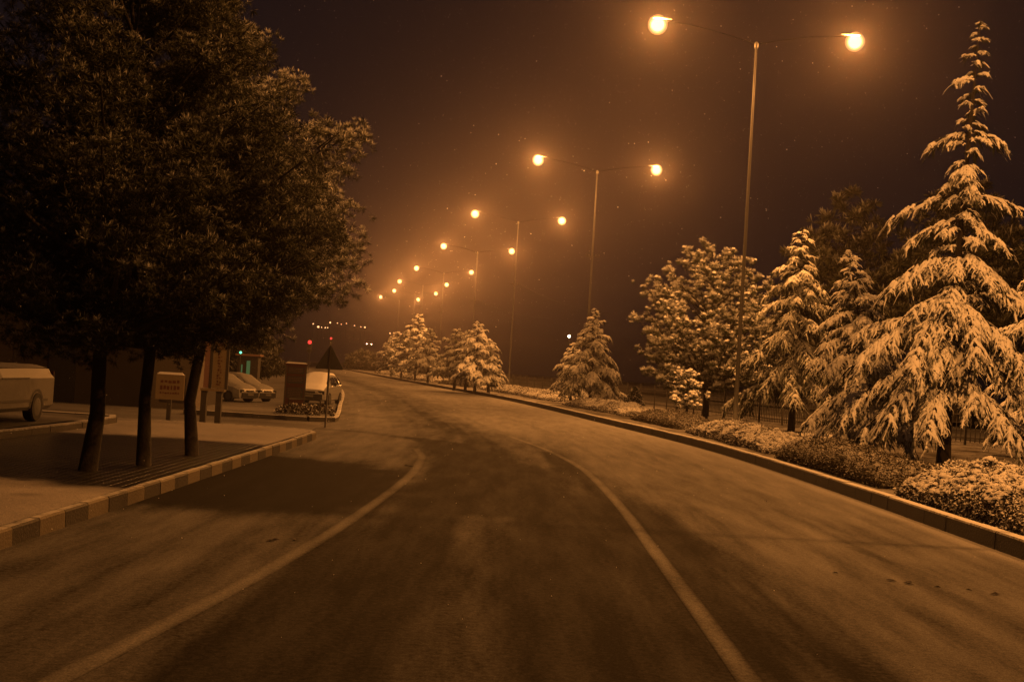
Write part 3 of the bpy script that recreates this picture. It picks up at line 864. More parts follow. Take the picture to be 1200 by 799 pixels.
# ------------------------------------------------------------------ right-hand trees (positions surveyed from the photo)
def base(px, py): return gnd(px, py, VZ)
def hgt(b, px, py):                         # height of pixel (px,py) above the tree base, at the base's distance
    return at(px, py, b.y / K).z - VZ


b = base(1105, 549); H = hgt(b, 1148, 16); T1 = b
cedar(b, H, 2.75, 101, 'tall narrow-topped cedar heavy with snow, the tallest tree on the verge', cb=0.155, nb=66, droop=0.80, detail=1.1, width=0.85, tr=0.17, lean=(0.38, 0), tpow=0.82, e0b=0.22, gap=0.22,
      prof=[(0.15, 2.0), (0.30, 2.0), (0.42, 1.35), (0.48, 0.8), (0.54, 0.62), (0.6, 0.55), (0.70, 0.50), (0.80, 0.42), (0.88, 0.34), (0.95, 0.24), (1.0, 0.08)],
      arms=(0.0, 1.5, [(0.595, 3.0, 1.85, 0.55), (0.60, 0.15, 1.55, 0.35), (0.62, -1.5, 0.9, 0.6), (0.735, 2.9, 1.05, 0.55), (0.74, 0.1, 1.0, 0.5), (0.66, -1.9, 0.85, .7), (0.86, 3.1, 0.6, 0.5), (0.54, 2.6, 1.4, 0.6), (0.53, -0.4, 1.3, 0.7),
                        (0.37, -1.6, 2.1, 0.95), (0.35, -2.3, 2.5, 0.9), (0.34, -0.8, 2.3, 0.95), (0.27, -1.55, 2.0, 1.0), (0.25, -2.5, 2.7, 0.95), (0.25, -0.5, 2.7, 0.95), (0.24, 3.0, 2.7, 0.85), (0.19, -1.0, 2.3, 0.85), (0.19, -2.1, 2.3, 0.85), (0.18, 0.0, 2.3, 0.8), (0.18, -3.0, 2.4, 0.8), (0.33, 3.3, 2.9, 0.75),
                        (0.47, -1.2, 1.5, 0.8), (0.46, 3.3, 2.0, 0.7), (0.45, 0.1, 1.9, 0.7)]))
b = base(1018, 534); H = hgt(b, 1000, 288)
cedar(b, H, 2.0, 102, 'drooping snowy cedar directly left of the tallest cedar', cb=0.17, nb=64, prof=0.75, droop=0.72, tr=0.12, width=0.9, e0b=0.15, lean=(-0.9, 0.3),
      arms=(0.0, 1, [(0.22, -2.4, 1.3, 0.9), (0.20, -1.3, 1.1, 0.9), (0.20, -1.8, 1.2, 0.9), (0.40, -2.0, 1.9, 0.8), (0.42, -1.0, 1.8, .8), (0.52, 3.1, 1.6, .6), (0.55, -1.5, 1.5, .7)]))
b = base(927, 508); H = hgt(b, 942, 262)
cedar(b, H, 2.55, 103, 'wide shaggy cedar with pointed top, right of the round pine', cb=0.24, nb=84, mat='cedar_thin', prof=0.72, droop=0.8, tr=0.14, width=0.75, gap=0.12)
b = base(1240, 541); H = hgt(b, 1270, 200)
cedar(b, H, 2.6, 104, 'snowy cedar cut by the right edge of the picture', cb=0.16, nb=70, droop=0.7, tr=0.14)
b = base(825, 492); H = hgt(b, 835, 280)
s = H / 6.0; q = 1.18
pine(b, H, [(1.25 * s, 1.5 * s * q), (1.9 * s, 2.2 * s * q), (3.2 * s, 2.4 * s * q), (4.3 * s, 2.1 * s * q), (5.2 * s, 1.4 * s * q), (6.0 * s, 0.35 * s)], 105, 'round snow-tufted pine beside the nearest lamp pole',
     [M['pine'], M['snowcap']], nl=125, per=24, tuft=0.22, blades=54, tr=0.16, cap=0.4, capr=0.8, up=1.1, spread=0.75, ragged=0.2, group='snow-laden pines on the verge', wid=0.06)
b = base(803, 496); H = hgt(b, 806, 434)
pine(b, H, [(0.75, 0.30), (1.0, 0.75), (1.3, 0.75), (H, 0.3)], 106, 'small stunted snow-capped pine in front of the round pine', [M['pine'], M['snowcap']], nl=20, per=9, tuft=0.2, blades=14, tr=0.08, cap=0.7, group='snow-laden pines on the verge', wid=0.12)
b = base(691, 477); H = hgt(b, 697, 360)
cedar(b, H, 2.15, 107, 'small conical cedar with dense snow, taller of the pair by the second lamp', cb=0.2, nb=70, prof=0.8, droop=0.55, tr=0.11, detail=0.9, width=1.0, mat='cedar_mid', gap=0.12)
b = base(668, 473); H = hgt(b, 672, 400)
cedar(b, H, 1.7, 108, 'short cedar with bent left branches, lower of the pair by the second lamp', cb=0.25, nb=40, prof=0.7, droop=0.6, tr=0.10, detail=0.8, width=1.0, mat='cedar_mid', gap=0.12)
# the far group
far = [(572, 461, 583, 402, 1.75, 'low cedar at the right end of the far group', 'cedar_mid'), (556, 460, 560, 376, 2.2, 'biggest snowy cedar of the far group', 'cedar'),
       (545, 458, 548, 385, 1.5, 'narrow dark cedar pressed against the biggest cedar of the far group', 'cedar_thin'), (532, 457, 535, 384, 2.2, 'dark cedar in the middle of the far group', 'cedar_thin'),
       (501, 449, 508, 384, 2.4, 'dark broad cedar left of the middle of the far group', 'cedar_thin'), (486, 446, 493, 366, 2.8, 'slender-topped tallest cedar at the left of the far group', 'cedar_mid'),
       (458, 441, 462, 392, 2.8, 'hazy small cedar at the left end of the far group', 'cedar_thin')]
for k, (bx, by, tx, ty, R, lab, mt) in enumerate(far):
    b = base(bx, by); H = hgt(b, tx, ty)
    cedar(b, H, R, 120 + k, lab, cb=0.24, nb=44, mat=mt, prof=0.62, droop=0.45, tr=0.12, detail=0.5, width=1.7, group='cedars of the far group by the bend')
b = base(470, 444); H = hgt(b, 472, 388)
pine(b, H, [(1.2, 1.2), (2.2, 2.4), (3.6, 2.5), (H, 0.8)], 131, 'round snowy pine among the far cedars', [M['pine'], M['snowcap']], nl=46, per=9, tuft=0.4, blades=10, tr=0.14, cap=0.4, group='snow-laden pines on the verge')

# small snow-covered cone shrub at the fence
b = base(743, 478); b = at(743, 476, 60); b.z = VZ
mb = MB(); rng = np.random.default_rng(7); n = 900
hz = rng.random(n) ** 1.3; a = rng.random(n) * 6.283; r = 0.62 * (1 - hz) ** 0.8 + 0.03
C = np.column_stack((r * np.cos(a), r * np.sin(a), 0.05 + hz * 1.25)); tufts(mb, C, unit(np.column_stack((np.cos(a), np.sin(a), np.full(n, 0.9)))), np.full(n, 0.16), rng, 8)
root = thing('conical_shrub', 'small pale cone-shaped shrub in front of the picket fence', 'shrub', b)
mb.build('foliage', M['cedar'], root)
st = MB(); st.tube([(0, 0, -0.05), (0, 0, 1.2)], [0.05, 0.01], 6); st.build('stem', M['bark'], root)


# ------------------------------------------------------------------ hedges
def hedge(cx, cy, lx, ly, h, rz, seed, label, dens=700, leaf=0.028, twig=1.5, dark=False):
    rng = np.random.default_rng(seed)
    root = thing('hedge', label, 'hedge', (cx, cy, VZ - 0.02), rz, 'clipped low hedges on the verge')
    core = MB(); nx, ny = 26, 12
    def topz(u, v):
        e = np.clip((1 - np.abs(u) ** 3.2), 0, 1) ** .55 * np.clip((1 - np.abs(v) ** 3), 0, 1) ** .55
        P = np.column_stack((np.ravel(u) * lx * 0.5 + seed, np.ravel(v) * ly * 0.5))
        return h * (0.16 + 0.84 * e.ravel()) * (0.62 + 0.45 * vnoise(P, 1.7, seed) + 0.25 * vnoise(P, 5.0, seed + 1))
    U, V = np.meshgrid(np.linspace(-1, 1, nx), np.linspace(-1, 1, ny), indexing='ij')
    Z = topz(U, V) * 0.93 - 0.03
    P = np.column_stack((U.ravel() * lx * .48, V.ravel() * ly * .48, Z))
    low = P.copy(); low[:, 2] = -0.05
    idx = np.arange(nx * ny).reshape(nx, ny)
    q = np.stack((idx[:-1, :-1], idx[1:, :-1], idx[1:, 1:], idx[:-1, 1:]), -1).reshape(-1, 4)
    core.add(P, q)
    for line in (idx[0, :], idx[-1, :], idx[:, 0], idx[:, -1]):
        pa = P[line]; pb = pa.copy(); pb[:, 2] = -0.08; k = len(line)
        core.add(np.concatenate((pa, pb)), [(i, i + 1, k + i + 1, k + i) for i in range(k - 1)])
    core.build('branches', M['hedge_shaded' if dark else 'hedge_snow'], root, smooth=True)
    # leaves: on the top and down the sides
    area = lx * ly + 2 * (lx + ly) * h
    n = int(area * dens)
    u = rng.uniform(-1, 1, n); v = rng.uniform(-1, 1, n)
    sd = rng.random(n) < 0.5 * (2 * (lx + ly) * h) / area * 1.4
    edge = rng.random(n) < lx / (lx + ly)
    sgn = rng.choice((-1, 1), n)
    u = np.where(sd & ~edge, sgn * (1 - 0.1 * rng.random(n)), u); v = np.where(sd & edge, sgn * (1 - 0.1 * rng.random(n)), v)
    tz = topz(u, v)
    z = np.where(sd, tz * rng.random(n) ** 0.8, tz * (0.9 + 0.16 * rng.random(n)))
    C = np.column_stack((u * lx * 0.5, v * ly * 0.5, z)) + rng.normal(0, 0.02, (n, 3))
    up = np.column_stack((np.where(sd & ~edge, sgn, 0) + rng.normal(0, .45, n), np.where(sd & edge, sgn, 0) + rng.normal(0, .45, n), np.where(sd, 0.35, 1.0) + rng.normal(0, .3, n)))
    nn = unit(up); t1 = unit(np.cross(nn, rng.normal(0, 1, (n, 3)))); t2 = np.cross(nn, t1)
    s = (leaf * (0.6 + 0.8 * rng.random(n)))[:, None]
    L = MB()
    Vv = np.stack((C - t1 * s, C - t2 * s * .55, C + t1 * s, C + t2 * s * .55), 1).reshape(-1, 3)
    L.add(Vv, np.arange(n * 4).reshape(-1, 4))
    k = int(n * 0.10 * twig)                      # stray shoots
    sel = rng.integers(0, n, k)
    tufts(L, C[sel], unit(nn[sel] + np.array([0, 0, .8])), np.full(k, leaf * 2.2), rng, 4, 0, 0.12)
    L.build('leaves', M['hedge_shaded' if dark else 'hedge'], root)
    # settled snow pads on the top
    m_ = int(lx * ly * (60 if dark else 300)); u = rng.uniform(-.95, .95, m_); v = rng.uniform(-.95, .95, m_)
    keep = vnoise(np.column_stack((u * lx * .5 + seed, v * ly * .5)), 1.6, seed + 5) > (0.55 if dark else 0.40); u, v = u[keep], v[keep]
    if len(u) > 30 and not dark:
        C = np.column_stack((u * lx * .5, v * ly * .5, topz(u, v) * (0.97 + 0.05 * rng.random(len(u)))))
        q = MB(); caps(q, C, 0.028 + 0.06 * rng.random(len(C)) ** 2 + leaf * .3, rng, 0, 0.8); q.build('snow_cover', M['hedgesnow'], root, smooth=True)
    return root


def hedge_px(p1, p2, back, h, seed, label, dy=0, **kw):
    """front edge seen between two photo pixels, 'back' metres deep"""
    a, b = gnd(p1[0], p1[1] - dy, VZ), gnd(p2[0], p2[1] - dy * 1.1, VZ); d = (b - a); d.z = 0; l = d.length; d.normalize(); nrm = Vector((-d.y, d.x, 0))
    if nrm.x < 0 and abs(nrm.x) > abs(nrm.y) or (abs(nrm.y) >= abs(nrm.x) and nrm.y < 0): nrm = -nrm
    c = (a + b) / 2 + nrm * back / 2
    return hedge(c.x, c.y, l * 0.93, back, h, math.atan2(d.y, d.x), seed, label, **kw)


hedge_px((1044, 580), (1215, 634), 2.3, 0.77, 31, 'big snow-dusted hedge at the right edge, nearest the kerb', dy=0, dens=1300, leaf=0.026)
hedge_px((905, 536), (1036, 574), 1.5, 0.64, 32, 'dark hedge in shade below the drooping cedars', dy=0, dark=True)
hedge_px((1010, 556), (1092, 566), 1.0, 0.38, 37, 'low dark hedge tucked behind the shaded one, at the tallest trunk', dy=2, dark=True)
hedge_px((1120, 553), (1215, 560), 1.3, 0.35, 38, 'low snowy hedge right of the tallest cedar trunk', dy=0)
hedge_px((800, 506), (900, 532), 1.9, 0.60, 33, 'snow-topped hedge in front of the wide shaggy cedar', dy=0, dens=1300, leaf=0.026)
hedge_px((905, 516), (1000, 527), 1.3, 0.32, 39, 'flat snowy hedge behind the shaded hedge', dy=2)
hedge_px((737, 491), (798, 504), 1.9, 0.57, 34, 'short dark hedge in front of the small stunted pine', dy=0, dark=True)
hedge_px((655, 474), (733, 488), 2.4, 0.57, 35, 'grey hedge in front of the pair of small cedars', dy=0)
hedge_px((556, 455), (650, 471), 2.8, 0.57, 36, 'long pale hedge beside the third lamp post', dy=0, dens=500, leaf=0.045)
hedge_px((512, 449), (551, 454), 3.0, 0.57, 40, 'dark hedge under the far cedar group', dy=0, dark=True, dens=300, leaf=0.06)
hedge_px((470, 443), (508, 448), 3.2, 0.57, 41, 'snowy hedge under the left half of the far cedar group', dy=0, dens=220, leaf=0.07)
hedge_px((438, 436.5), (466, 441), 3.2, 0.52, 42, 'hazy hedge farthest along the verge', dy=0, dens=180, leaf=0.08)


# ------------------------------------------------------------------ picket fence behind the verge
fl = [Vector((x * K, d * K, VZ)) for d, x in [(38, 21.0), (40.0, 16.0), (43.6, 12.2), (52, 10.2), (65, 7.4), (85, 2.2), (105, -2.6)]]
root = thing('picket_fence', 'dark metal picket fence running along the back of the verge', 'fence', fl[0])
seglen = 2.6; acc = []
for a, b in zip(fl[:-1], fl[1:]):
    n = max(1, round((b - a).length / seglen)); acc += [a.lerp(b, i / n) for i in range(n)]
acc.append(fl[-1]); FH = 1.45
for i, p in enumerate(acc):
    q = MB(); q.box((p.x, p.y, VZ + FH / 2), (0.09, 0.09, FH + 0.14)); q.box((p.x, p.y, VZ + FH + 0.09), (0.12, 0.12, 0.03))
    q.build('post', M['iron'], root).matrix_parent_inverse = Matrix.Translation(-fl[0])
    if i + 1 < len(acc):
        a, b = p, acc[i + 1]; d = (b - a).normalized(); rz = math.atan2(d.y, d.x); L = (b - a).length
        q = MB(); c = (a + b) / 2
        for z in (0.28, FH - 0.2): q.box((c.x, c.y, VZ + z), (L - 0.1, 0.035, 0.05), 0, rz)
        k = int(L / 0.19)
        nrm = Vector((-d.y, d.x, 0)) * -0.035
        for j in range(1, k):
            pt = a + d * (L * j / k) + nrm
            q.box((pt.x, pt.y, VZ + 0.1 + (FH - 0.12) / 2), (0.035, 0.022, FH - 0.12), 0, rz)
        q.build('picket_panel', M['iron'], root).matrix_parent_inverse = Matrix.Translation(-fl[0])

# ------------------------------------------------------------------ the three big pines on the pavement (left)
BP = dict(nl=120, per=8, tuft=0.105, blades=34, cluster=(15, 0.25), group='big pines on the left pavement', start=0.5, wid=0.05, up=0.6, spread=1.0, ragged=0.35)
b = gnd(222, 533, SZ)
pine(b, 9.4, [(2.6, 1.4), (3.0, 1.9), (3.5, 2.5), (4.1, 3.45), (4.9, 2.9), (5.5, 2.9), (6.0, 3.3), (6.5, 1.7), (7.2, 0.9), (9.2, 0.2)], 201, 'big frosted pine, right one of the three pavement pines with overhanging boughs', [M['pine_frost'], M['frost_pad']],
     tr=0.112, lean=(0.1, 0), **BP)
b = gnd(165, 545, SZ)
pine(b, 10.2, [(2.4, 1.7), (3.0, 2.7), (4.2, 2.9), (5.6, 2.3), (6.9, 1.35), (7.6, 0.85), (9.0, 0.45), (10.2, 0.2)], 202, 'big frosted pine, middle one of the three pavement pines', [M['pine_shade'], M['frost_pad']],
     tr=0.105, lean=(0.3, 0), **BP)
b = gnd(104, 551, SZ)
pine(b, 8.3, [(2.4, 1.7), (3.0, 3.0), (3.9, 3.5), (5.0, 3.2), (6.3, 2.4), (7.4, 1.5), (8.1, 0.5)], 203, 'big frosted pine, left one of the three pavement pines with thickest leaning trunk', [M['pine_shade'], M['frost_pad']],
     tr=0.125, lean=(0.2, 0.2), **BP)

# ------------------------------------------------------------------ warning sign (seen from behind)
b = gnd(381, 504); b = at(381, 503, 30.2); b.z = SZ if b.y < 26 * K else 0.0
sx = at(386, 404, b.y / K)
root = thing('road_sign', 'grey back of a triangular road sign on a thin pole at the pavement corner', 'road sign', (b.x, b.y, 0))
top = sx.z; side = 0.86; hh = side * math.sqrt(3) / 2
q = MB(); q.tube([(0, 0, -0.05), (0, 0, top - 0.03)], 0.032, 10); q.build('pole', M['iron'], root, smooth=True)
q = MB()
def tri(s, y0, y1, zc, mat=0):
    hh = s * math.sqrt(3) / 2; pts = []
    for (cx, cz), base_a in (((0, hh * 2 / 3 - 0.05), 90), ((-s / 2 + 0.045, -hh / 3 + 0.03), 210), ((s / 2 - 0.045, -hh / 3 + 0.03), 330)):
        for da in (60, 30, 0, -30, -60)[::-1]:
            a = math.radians(base_a + da); pts.append((cx + 0.035 * math.cos(a), cz + 0.035 * math.sin(a)))
    n = len(pts)
    q.add([(x, y0, z + zc) for x, z in pts] + [(x, y1, z + zc) for x, z in pts], [tuple(range(n)), tuple(reversed(range(n, 2 * n)))] + [(i, (i + 1) % n, n + (i + 1) % n, n + i) for i in range(n)], mat)
zc = top - hh * 2 / 3
tri(side, 0.035, 0.045, zc); q.box((0, 0.024, zc + 0.12), (0.22, 0.02, 0.04)); q.box((0, 0.024, zc - 0.16), (0.42, 0.02, 0.04))
q.build('sign_plate', M['signback'], root, recalc=True)

# ------------------------------------------------------------------ maroon menu-like board on the island
b = at(344, 481, 34.6); b.z = 0.146
zt = at(344, 426, 34.6).z - 0.146; wd = 23 / FPX * 34.6 * K
root = thing('notice_board', 'tall dark maroon notice board on two legs standing on the traffic island', 'notice board', b, math.radians(8))
for s in (-1, 1):
    q = MB(); q.box((s * wd / 2, 0, zt / 2), (0.05, 0.06, zt)); q.build('leg', M['iron'], root)
q = MB(); q.box((0, 0, zt * 0.56), (wd - 0.05, 0.045, zt * 0.84)); q.box((0, 0, zt - 0.02), (wd + 0.12, 0.09, 0.05)); q.build('panel', M['maroon'], root)
rng = random.Random(4)
for r0, r1 in ((0.80, 0.93), (0.60, 0.74), (0.30, 0.52)):
    q = MB(); q.box((0, -0.027, zt * (r0 + r1) / 2), (wd - 0.12, 0.008, zt * (r1 - r0)))
    q.build('poster', M['plastic'], root)
    q = MB(); z = zt * r1 - 0.05
    while z > zt * r0 + 0.04:
        x = -wd / 2 + 0.1
        while x < wd / 2 - 0.14:
            w = rng.uniform(0.02, 0.06); q.box((x + w / 2, -0.033, z), (w, 0.004, 0.022)); x += w + 0.018
        z -= 0.055
    q.build('lettering', M['maroon_lt'], root)
q = MB(); q.box((0, 0, zt + 0.03), (wd + 0.08, 0.08, 0.05), taper=0.8); q.build('snow_cover', M['snowcap'], root)

# low tube rail in front of it
a = at(337, 497, 33.6); c = at(374, 490, 33.6); a.z = c.z = 0.146
root = thing('tube_rail', 'low bent tube rail with two posts in front of the maroon board', 'rail', a)
q = MB(); dv = c - a
q.tube([(0, 0, 0.52), tuple(dv * 0.5 + Vector((0, 0, 0.54))), tuple(dv + Vector((0, 0, 0.52)))], 0.022, 8); q.build('top_rail', M['iron'], root, smooth=True)
for t in (0, 1):
    q = MB(); p = dv * t; q.tube([(p.x, p.y, -0.02), (p.x, p.y, 0.52)], 0.022, 8); q.build('post', M['iron'], root, smooth=True)

# shrub at the board's foot
def bush(pos, r, h, seed, label, n=500, mat='hedge'):
    rng = np.random.default_rng(seed); root = thing('low_shrub', label, 'shrub', pos)
    a = rng.random(n) * 6.283; e = np.arccos(rng.random(n)); rr = 0.65 + 0.4 * rng.random(n)
    C = np.column_stack((r * rr * np.sin(e) * np.cos(a), r * .6 * rr * np.sin(e) * np.sin(a), h * rr * np.cos(e)))
    q = MB(); tufts(q, C, unit(C + np.array([0, 0, .3])), np.full(n, 0.10), rng, 6, 0, 0.2); q.build('foliage', M[mat], root)
    q = MB()
    for k in range(6):
        an = k * 1.05; q.tube([(0, 0, -0.03), (0.5 * r * math.cos(an), 0.3 * r * math.sin(an), h * .7)], [0.015, 0.006], 5)
    q.build('stem', M['bark'], root)
p = at(348, 483, 34.1); p.z = 0.146; bush(p, 0.75, 0.32, 61, 'dark low shrub at the foot of the maroon board')
p = at(376, 483, 35.2); p.z = 0.146; bush(p, 0.5, 0.28, 62, 'dark low shrub between the maroon board and the road sign')


# ------------------------------------------------------------------ cars
def car(pos, rz, label, group=None, snow=True, lights=False, cover='carsnow'):
    """small hatchback, nose towards local -y"""
    root = thing('parked_car', label, 'car', pos, rz, group)
    # stations: y, half width low, half width belt, z bottom, z belt(shoulder), half width roof, z roof
    st = [(-1.90, 0.60, 0.62, 0.30, 0.56, 0.55, 0.60), (-1.82, 0.76, 0.78, 0.22, 0.66, 0.66, 0.72), (-1.45, 0.80, 0.83, 0.20, 0.78, 0.70, 0.86), (-0.95, 0.81, 0.84, 0.20, 0.86, 0.70, 0.96),
          (-0.30, 0.81, 0.84, 0.20, 0.90, 0.58, 1.38), (0.25, 0.81, 0.84, 0.20, 0.91, 0.57, 1.45), (1.00, 0.81, 0.84, 0.20, 0.92, 0.56, 1.43), (1.50, 0.80, 0.82, 0.22, 0.93, 0.55, 1.36), (1.80, 0.76, 0.79, 0.26, 0.92, 0.60, 1.02), (1.90, 0.68, 0.70, 0.34, 0.80, 0.55, 0.84)]
    def ring(s):
        y, wl, wb, zb, zs, wr, zr = s
        h = [(wl * .9, zb), (wl, zb + .06), (wb, (zb + zs) / 2), (wb * .99, zs), (wr + (wb - wr) * .25, zs + (zr - zs) * .55), (wr, zr - .05), (wr * .8, zr)]
        return [(x, y, z) for x, z in h] + [(-x, y, z) for x, z in reversed(h)]
    v = []; f = []
    for s in st: v += ring(s)
    n = 14
    for i in range(len(st) - 1):
        for j in range(n): f.append((i * n + j, i * n + (j + 1) % n, (i + 1) * n + (j + 1) % n, (i + 1) * n + j))
    f.append(tuple(range(n))); f.append(tuple(range((len(st) - 1) * n, len(st) * n)))
    q = MB(); q.add(v, f); q.build('body', M['carpaint'], root, smooth=False, recalc=True)
    # glazing, 8 mm proud
    q = MB()
    q.add([(-0.64, -0.955, 0.99), (0.64, -0.955, 0.99), (0.52, -0.335, 1.375), (-0.52, -0.335, 1.375)], [(0, 1, 2, 3)]); q.build('windscreen', M['glass'], root)
    for s in (-1, 1):
        q = MB()
        for y0, y1 in ((-0.42, 0.28), (0.34, 0.98), (1.04, 1.42)):
            z0 = 0.955; z1 = 1.30
            q.add([(s * 0.835, y0 - (0.28 if y0 < -.3 else 0), z0), (s * 0.835, y1, z0), (s * 0.645, y1 - (0.05 if y1 > 1.2 else 0), z1), (s * 0.645, y0 + .08, z1)], [(0, 1, 2, 3)])
        q.build('side_window', M['glass'], root)
        q = MB(); q.box((s * 0.93, -0.62, 0.98), (0.16, 0.10, 0.13)); q.build('mirror', M['plastic'], root)
        hl = MB(); hl.box((s * 0.58, -1.845, 0.60), (0.30, 0.08, 0.14)); hl.build('headlight', M['head_light'] if lights else M['glass'], root)
    q = MB(); q.box((0, -1.885, 0.40), (1.30, 0.10, 0.24)); q.box((0, -1.86, 0.60), (0.62, 0.08, 0.10)); q.build('grille', M['plastic'], root)
    q = MB(); q.box((0, -1.945, 0.43), (0.46, 0.02, 0.10)); q.build('number_plate', M['white'], root)
    q = MB(); q.box((0, 1.875, 0.42), (1.34, 0.10, 0.20)); q.build('rear_bumper', M['plastic'], root)
    for s in (-1, 1):
        for y in (-1.18, 1.18):
            q = MB(); q.lathe([(0.17, -0.10), (0.29, -0.10), (0.305, -0.06), (0.305, 0.06), (0.29, 0.10), (0.17, 0.10)], (s * 0.765, y, 0.305), 18, ax='x')
            w = q.build('wheel', M['rubber'], root, recalc=True)
            q = MB(); q.lathe([(0.02, -0.108), (0.16, -0.105), (0.18, -0.10), (0.18, 0.10), (0.16, 0.105), (0.02, 0.108)], (s * 0.768, y, 0.305), 14, ax='x'); q.build('rim', M['steel'], w, recalc=True)
    if snow:
        # snow lying on bonnet, windscreen and roof
        rng = np.random.default_rng(int(abs(pos[0]) * 10)); rows = []
        for (y, z, w, t) in [(-1.80, 0.745, 0.62, .01), (-1.74, 0.80, 0.68, .05), (-1.40, 0.90, 0.72, .06), (-0.97, 1.00, 0.70, .06), (-0.62, 1.21, 0.64, .055), (-0.30, 1.40, 0.58, .06), (0.25, 1.475, 0.57, .07), (1.0, 1.455, 0.56, .07), (1.5, 1.385, 0.55, .05), (1.72, 1.15, .56, .03)]:
            rows.append([(x * w, y, z + (t * (1 - abs(x) ** 4) - 0.02) + rng.normal(0, .006) - (0.10 if abs(x) == 1 else 0)) for x in (-1, -.85, -.45, 0, .45, .85, 1)])
        v = [p for r in rows for p in r]; k = 7
        f = [(i * k + j, i * k + j + 1, (i + 1) * k + j + 1, (i + 1) * k + j) for i in range(len(rows) - 1) for j in range(k - 1)]
        q = MB(); q.add(v, f); q.build('snow_cover', M[cover], root, smooth=True)
    return root


p = at(362, 482, 45); p.z = float(lot_z(np.array([[p.x, p.y]]))[0]) + 0.0
zz = p.z
car((p.x + 0.05, p.y + 1.9, zz), math.radians(-4), 'snow-covered white hatchback facing the camera behind the maroon board', cover='snowcap')
for (px, py, D, rz, lab) in ((296, 463, 53, 62, 'snow-covered car parked on the right of the two in the lot'), (275, 464, 51.5, 62, 'snow-covered car parked on the left of the two in the lot, behind the yellow banner')):
    p = at(px, py, D); z = float(lot_z(np.array([[p.x, p.y]]))[0])
    car((p.x - 0.7, p.y, z), math.radians(rz), lab, 'snowed-in cars in the parking lot')

# ------------------------------------------------------------------ banner with yellow panels and two thick legs
b = at(250, 498, 27.9); b.z = 0
def zz_at(px, py): return at(px, py, 27.9).z
root = thing('banner_stand', 'tall yellow banner panel between dark posts on thick legs, behind the right pavement pine', 'banner stand', (b.x, b.y, 0))
u = lambda px: at(px, 460, 27.9).x - b.x
tz, bz = zz_at(252, 396), zz_at(250, 458)
for px in (239.5, 257):
    q = MB(); q.box((u(px), 0.02, bz / 2), (0.16, 0.16, bz)); q.build('leg', M['iron'], root)
q = MB(); q.box(((u(236) + u(263)) / 2, 0.02, bz + 0.03), (u(264) - u(236), 0.26, 0.07)); q.build('shelf', M['cream'], root)
for px in (245.5, 264.5):
    q = MB(); q.box((u(px) , 0.03, (tz + bz) / 2 + .05), (0.07, 0.08, tz - bz - .02)); q.build('post', M['iron'], root)
q = MB(); x0, x1 = u(247.5), u(263); q.box(((x0 + x1) / 2, 0.03, (tz + bz) / 2 + .06), (x1 - x0, 0.05, tz - bz - .05)); pn = q.build('panel', M['cream'], root)
rng = random.Random(9); q = MB(); z = tz - 0.12
while z > bz + 0.18:
    for _ in range(3):
        w = rng.uniform(.02, .06); q.box(((x0 + x1) / 2 + rng.uniform(-.05, .05), 0.002, z + rng.uniform(-.02, .02)), (w, 0.006, rng.uniform(.015, .05)))
    z -= 0.085
q.build('lettering', M['redink'], pn)
q = MB(); x0, x1 = u(237.5), u(243.8); q.box(((x0 + x1) / 2, 0.03, (tz + bz) / 2 + .06), (x1 - x0, 0.05, tz - bz - .05)); q.build('side_panel', M['pinkpanel'], root)

# ------------------------------------------------------------------ cream signboard on a post
b = at(196, 503, 26.6); b.z = 0
root = thing('signboard', 'cream signboard with faded red lettering on a single dark post between two pines', 'signboard', (b.x, b.y, 0))
z0, z1 = at(196, 468, 26.6).z, at(196, 438.5, 26.6).z; w = 33 / FPX * 26.6 * K
q = MB(); q.box((0, 0.03, z0 / 2), (0.11, 0.09, z0)); q.build('post', M['iron'], root)
q = MB(); q.box((0, 0, (z0 + z1) / 2), (w, 0.05, z1 - z0)); q.build('panel', M['cream'], root)
q = MB(); rng = random.Random(3)
for zf, hgt_, n in ((0.72, 0.09, 5), (0.48, 0.12, 6), (0.26, 0.05, 8)):
    for k in range(n):
        ww = w * 0.72 / n; q.box((-w * .36 + ww * (k + .5), -0.028, z0 + (z1 - z0) * zf + rng.uniform(-.01, .01)), (ww * rng.uniform(.4, .8), 0.006, hgt_ * rng.uniform(.6, 1)))
q.build('lettering', M['redink'], root)
q = MB(); q.box((0, 0, z1 + 0.03), (w * .98, 0.06, 0.06), taper=.8); q.build('snow_cover', M['snowcap'], root)

# ------------------------------------------------------------------ pale van parked at the left edge, only its rear part in the picture
a0 = at(60, 512, 22.4); VX, VY = a0.x, a0.y; VH = at(61, 432, 22.4).z - PZ + 0.04; VL, VW = 4.7, 1.72
root = thing('parked_van', 'pale van parked behind the pines at the left edge, partly outside the picture', 'van', (VX - VW / 2, VY, PZ))
hw = VW / 2
# cross-sections along local y (rear at 0, nose towards -y): y, z bottom, z roof, half width roof
st = [(0.0, 0.36, VH - 0.16, hw - 0.16), (-0.05, 0.28, VH - 0.06, hw - 0.12), (-0.20, 0.26, VH - 0.01, hw - 0.10), (-1.5, 0.25, VH, hw - 0.10), (-3.0, 0.25, VH - 0.01, hw - 0.10), (-3.35, 0.25, VH - 0.10, hw - 0.14), (-3.95, 0.25, 1.10, hw - 0.12), (-4.55, 0.26, 0.92, hw - 0.12), (-4.70, 0.36, 0.74, hw - 0.2)]
v = []; f = []; n = 12
for y, zb, zr, wr in st:
    wl = hw - (0.06 if y in (0.0, -4.70) else 0.0); zm = min(zr - 0.12, 0.95)
    h = [(wl * .93, zb), (wl, zb + .08), (wl, zm), (wl * .4 + wr * .6, zr - .12), (wr, zr - .03), (wr * .7, zr)]
    v += [(x, y, z) for x, z in h] + [(-x, y, z) for x, z in reversed(h)]
